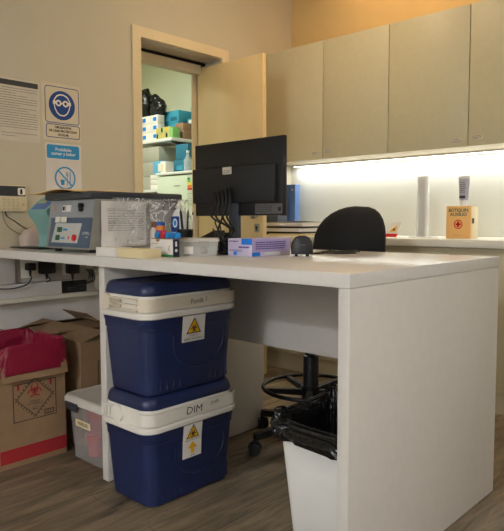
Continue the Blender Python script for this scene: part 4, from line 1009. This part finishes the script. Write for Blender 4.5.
carton(-4.93,-4.81,4.13,.12,1.956,2.03,BROWNC,'brown carton lying on the two lower brown ones',G1)
for k in range(3):
    carton(-4.90,-4.805,4.26,.18,SZ+k*.075,SZ+.074+k*.075,mat('teal_stripe',(24,128,134),.6) if k%2==0 else PAPER,'%s carton of the striped pile at the back of the shelf'%rows[k],G1,(.3,.9,.3,.8,PAPER if k%2==0 else MATS['teal_stripe']))
carton(-4.98,-4.81,4.385,.10,2.092,2.16,mat('pale_blue_card',(150,190,206),.6),'pale blue carton on the striped pile',G1,(.1,.9,.4,.5,PAPER))
carton(-4.98,-4.81,4.385,.10,2.161,2.235,MATS['pale_blue_card'],'topmost pale blue carton at the shelf end',G1,(.1,.9,.4,.5,PAPER))
# black bags on the white cartons
def blob(b,c,r,sz=(1,1,1),seed=0,nn=18,amp=.35):
    rings = []
    for j in range(1,nn):
        ph = PI*j/nn; ring = []
        for q in [2*PI*i/26 for i in range(26)]:
            d = Vector((math.sin(ph)*math.cos(q), math.sin(ph)*math.sin(q), -math.cos(ph)))
            k = 1+amp*noise.noise(d*2.1+Vector((seed,0,0)))+.12*abs(noise.noise(d*6+Vector((seed,3,0))))
            ring.append(Vector((c[0]+r*sz[0]*d.x*k, c[1]+r*sz[1]*d.y*k, max(c[2]+r*sz[2]*d.z*k, ZBAG))))
        rings.append(ring)
    b.loft(rings)
zb = SZ+3*.088; ZBAG = zb+.0005
b = B(); blob(b,(-5.42,4.12,zb+.15),.165,(.62,.55,1.0),1,amp=.18)
single('black_bag', b, BLKBAG, 'tall black plastic bag standing on the white cartons', 'bag', (-5.42,4.12,zb), ang=70)
b = B(); blob(b,(-5.20,4.12,zb+.09),.125,(.9,.55,.85),6.4,amp=.15); blob(b,(-5.25,4.12,zb+.185),.055,(1.2,.8,1.0),9,amp=.2)
single('black_bag', b, BLKBAG, 'slumped knotted black plastic bag beside the taller one on the cartons', 'bag', (-5.20,4.12,zb), ang=70)
# fridge
t = thing('fridge', 'pale green-white fridge in the storage room', 'fridge', (-4.35,4.0,0))
obj('fridge_body', B().box(-4.70,-4.06,3.76,4.32,.01,1.462,.004), FRIDGE, t)
obj('fridge_top', B().box(-4.71,-4.05,3.69,4.33,1.463,1.488,.004), WHITE, t)
dr = obj('door', B().box(-4.70,-4.06,3.70,3.755,.06,1.455,.006), FRIDGE, t)
f = FY(3.70,0,0)
b = B(); b.prism(rect(-4.448,-4.362,1.354,1.361), f, 0,.002); obj('brand_mark', b, GREYP, dr)
b = B(); flat(b, rect(-4.262,-4.180,1.17,1.445), f); el = obj('energy_label', b, FRIDGE, dr, 'energy rating label')
for k,cc in enumerate(((20,140,60),(120,190,60),(240,210,40),(240,130,30),(214,40,30))):
    b = B(); flat(b, rect(-4.256,-4.222+k*.008,1.405-k*.023,1.425-k*.023), f,.001,.0016); obj('rating_bar', b, mat('rating_%d'%k,cc,.6), el)
b = B(); textlines(b,-4.256,-4.186,1.18,1.29,5,f,.001,.0016,.003,5); obj('print', b, GREYINK, el)
FT = 1.4885
carton(-4.86+.17,-4.60+.13,3.90,.25,FT,1.62,DTEAL,'dark teal carton lying on the fridge','cartons on the fridge',(.2,.6,.3,.6,CYAN))
carton(-4.68,-4.50,3.92,.2,1.621,1.775,DTEAL,'dark teal carton standing on the one on the fridge','cartons on the fridge')
carton(-4.695,-4.62,3.74,.1,FT,1.60,PAPER,'small white carton at the fridge front edge','cartons on the fridge',(.1,.5,.2,.8,CREAM))
t = thing('plastic_bottle', 'clear plastic bottle standing on the fridge', 'bottle', (-4.42,3.85,FT))
obj('bottle_body', B().lathe((-4.42,3.85,FT),[(.035,0),(.04,.01),(.04,.11),(.015,.16),(.012,.185)]), CLEARP, t); obj('bottle_cap', B().lathe((-4.42,3.85,FT+.186),[(.015,0),(.015,.02)]), WHITE, t)
# side rack left of the fridge
t = thing('low_shelf', 'white low shelf left of the fridge', 'shelf', (-5.3,4.0,0))
obj('shelf_board', B().box(-5.9,-4.72,3.80,4.498,1.32,1.345), WHITE, t)
obj('cabinet_body', B().box(-5.9,-4.72,3.82,4.498,.02,1.20), WHITE, t)
obj('back_panel', B().box(-5.9,-4.72,4.46,4.498,1.20,1.32), BLACK, t)
for k in range(3):
    carton(-5.36,-5.02,3.98,.3,1.346+k*.15,1.345+.15*(k+1)-.001,mat('grey_card',(168,164,150),.8),'grey archive carton, %s of the pile under the shelf'%rows[k],'grey archive cartons')
for k in range(3):
    carton(-5.01+.0,-4.86,3.86,.2,1.346+k*.05,1.345+.05*(k+1)-.001,PAPER,'flat white carton, %s of the pile left of the fridge'%rows[k],'flat white cartons')
carton(-4.99,-4.83,3.88,.18,1.497,1.63,mat('sky_card',(96,170,206),.6),'sky blue carton on the flat white cartons',G1,(.5,.9,.2,.8,PAPER))

# ------------------------------------------------------------------ lamps
def area(name, loc, size, sy, power, color, rot=(0,0,0)):
    l = bpy.data.lights.new(name,'AREA'); l.shape = 'RECTANGLE'; l.size = size; l.size_y = sy; l.energy = power; l.color = color
    o = bpy.data.objects.new(name, l); COL.objects.link(o); o.location = loc; o.rotation_euler = rot; return o
def ceiling_panel(x,y,sx,sy,power,color,label,z=CZ,m=LAMPM):
    t = thing('ceiling_light', label, 'light', (x,y,z-.03), 'ceiling lights')
    b = B(); band(b, rect(-sx/2-.02,sx/2+.02,-sy/2-.02,sy/2+.02), rect(-sx/2,sx/2,-sy/2,sy/2), FZ(z-.03,x,y), 0,.03); obj('frame', b, WHITE, t)
    b = B(); b.box(x-sx/2,x+sx/2,y-sy/2,y+sy/2,z-.015,z-.010); obj('diffuser', b, m, t)
    area('lamp', (x,y,z-.035), sx, sy, power, color)
ceiling_panel(.1,-4.05,.7,.5,215,(.88,.92,1),'ceiling light over the far end of the room')
ceiling_panel(2.2,.8,.3,1.2,36,(.97,.97,1),'added fill light on the ceiling right of the desk')  # unseen fill lamp added to brighten the desk's end panel
ceiling_panel(-2.1,2.62,.5,.25,9,(1,.72,.40),'warm ceiling light between desk and cabinets')
ceiling_panel(-1.75,3.62,1.6,.12,4.5,(1,.46,.07),'narrow warm ceiling light above the upper cabinets')
ceiling_panel(-4.7,2.9,.9,.3,42,(.93,1,.88),'ceiling light of the storage room')
area('strip_lamp', (-1.77,3.735,UZ0-.016), 2.5, .035, 7, (.95,.99,1))

w_ = bpy.data.worlds.new('world'); scn.world = w_; w_.use_nodes = True
w_.node_tree.nodes['Background'].inputs[0].default_value = (.6,.6,.6,1); w_.node_tree.nodes['Background'].inputs[1].default_value = .0
scn.view_settings.view_transform = 'Standard'; scn.view_settings.look = 'None'; scn.view_settings.gamma = 1
scn.view_settings.use_curve_mapping = False
scn.view_settings.exposure = 0.12
scn.cycles.use_denoising = True
scn.cycles.max_bounces = 8; scn.cycles.transparent_max_bounces = 24
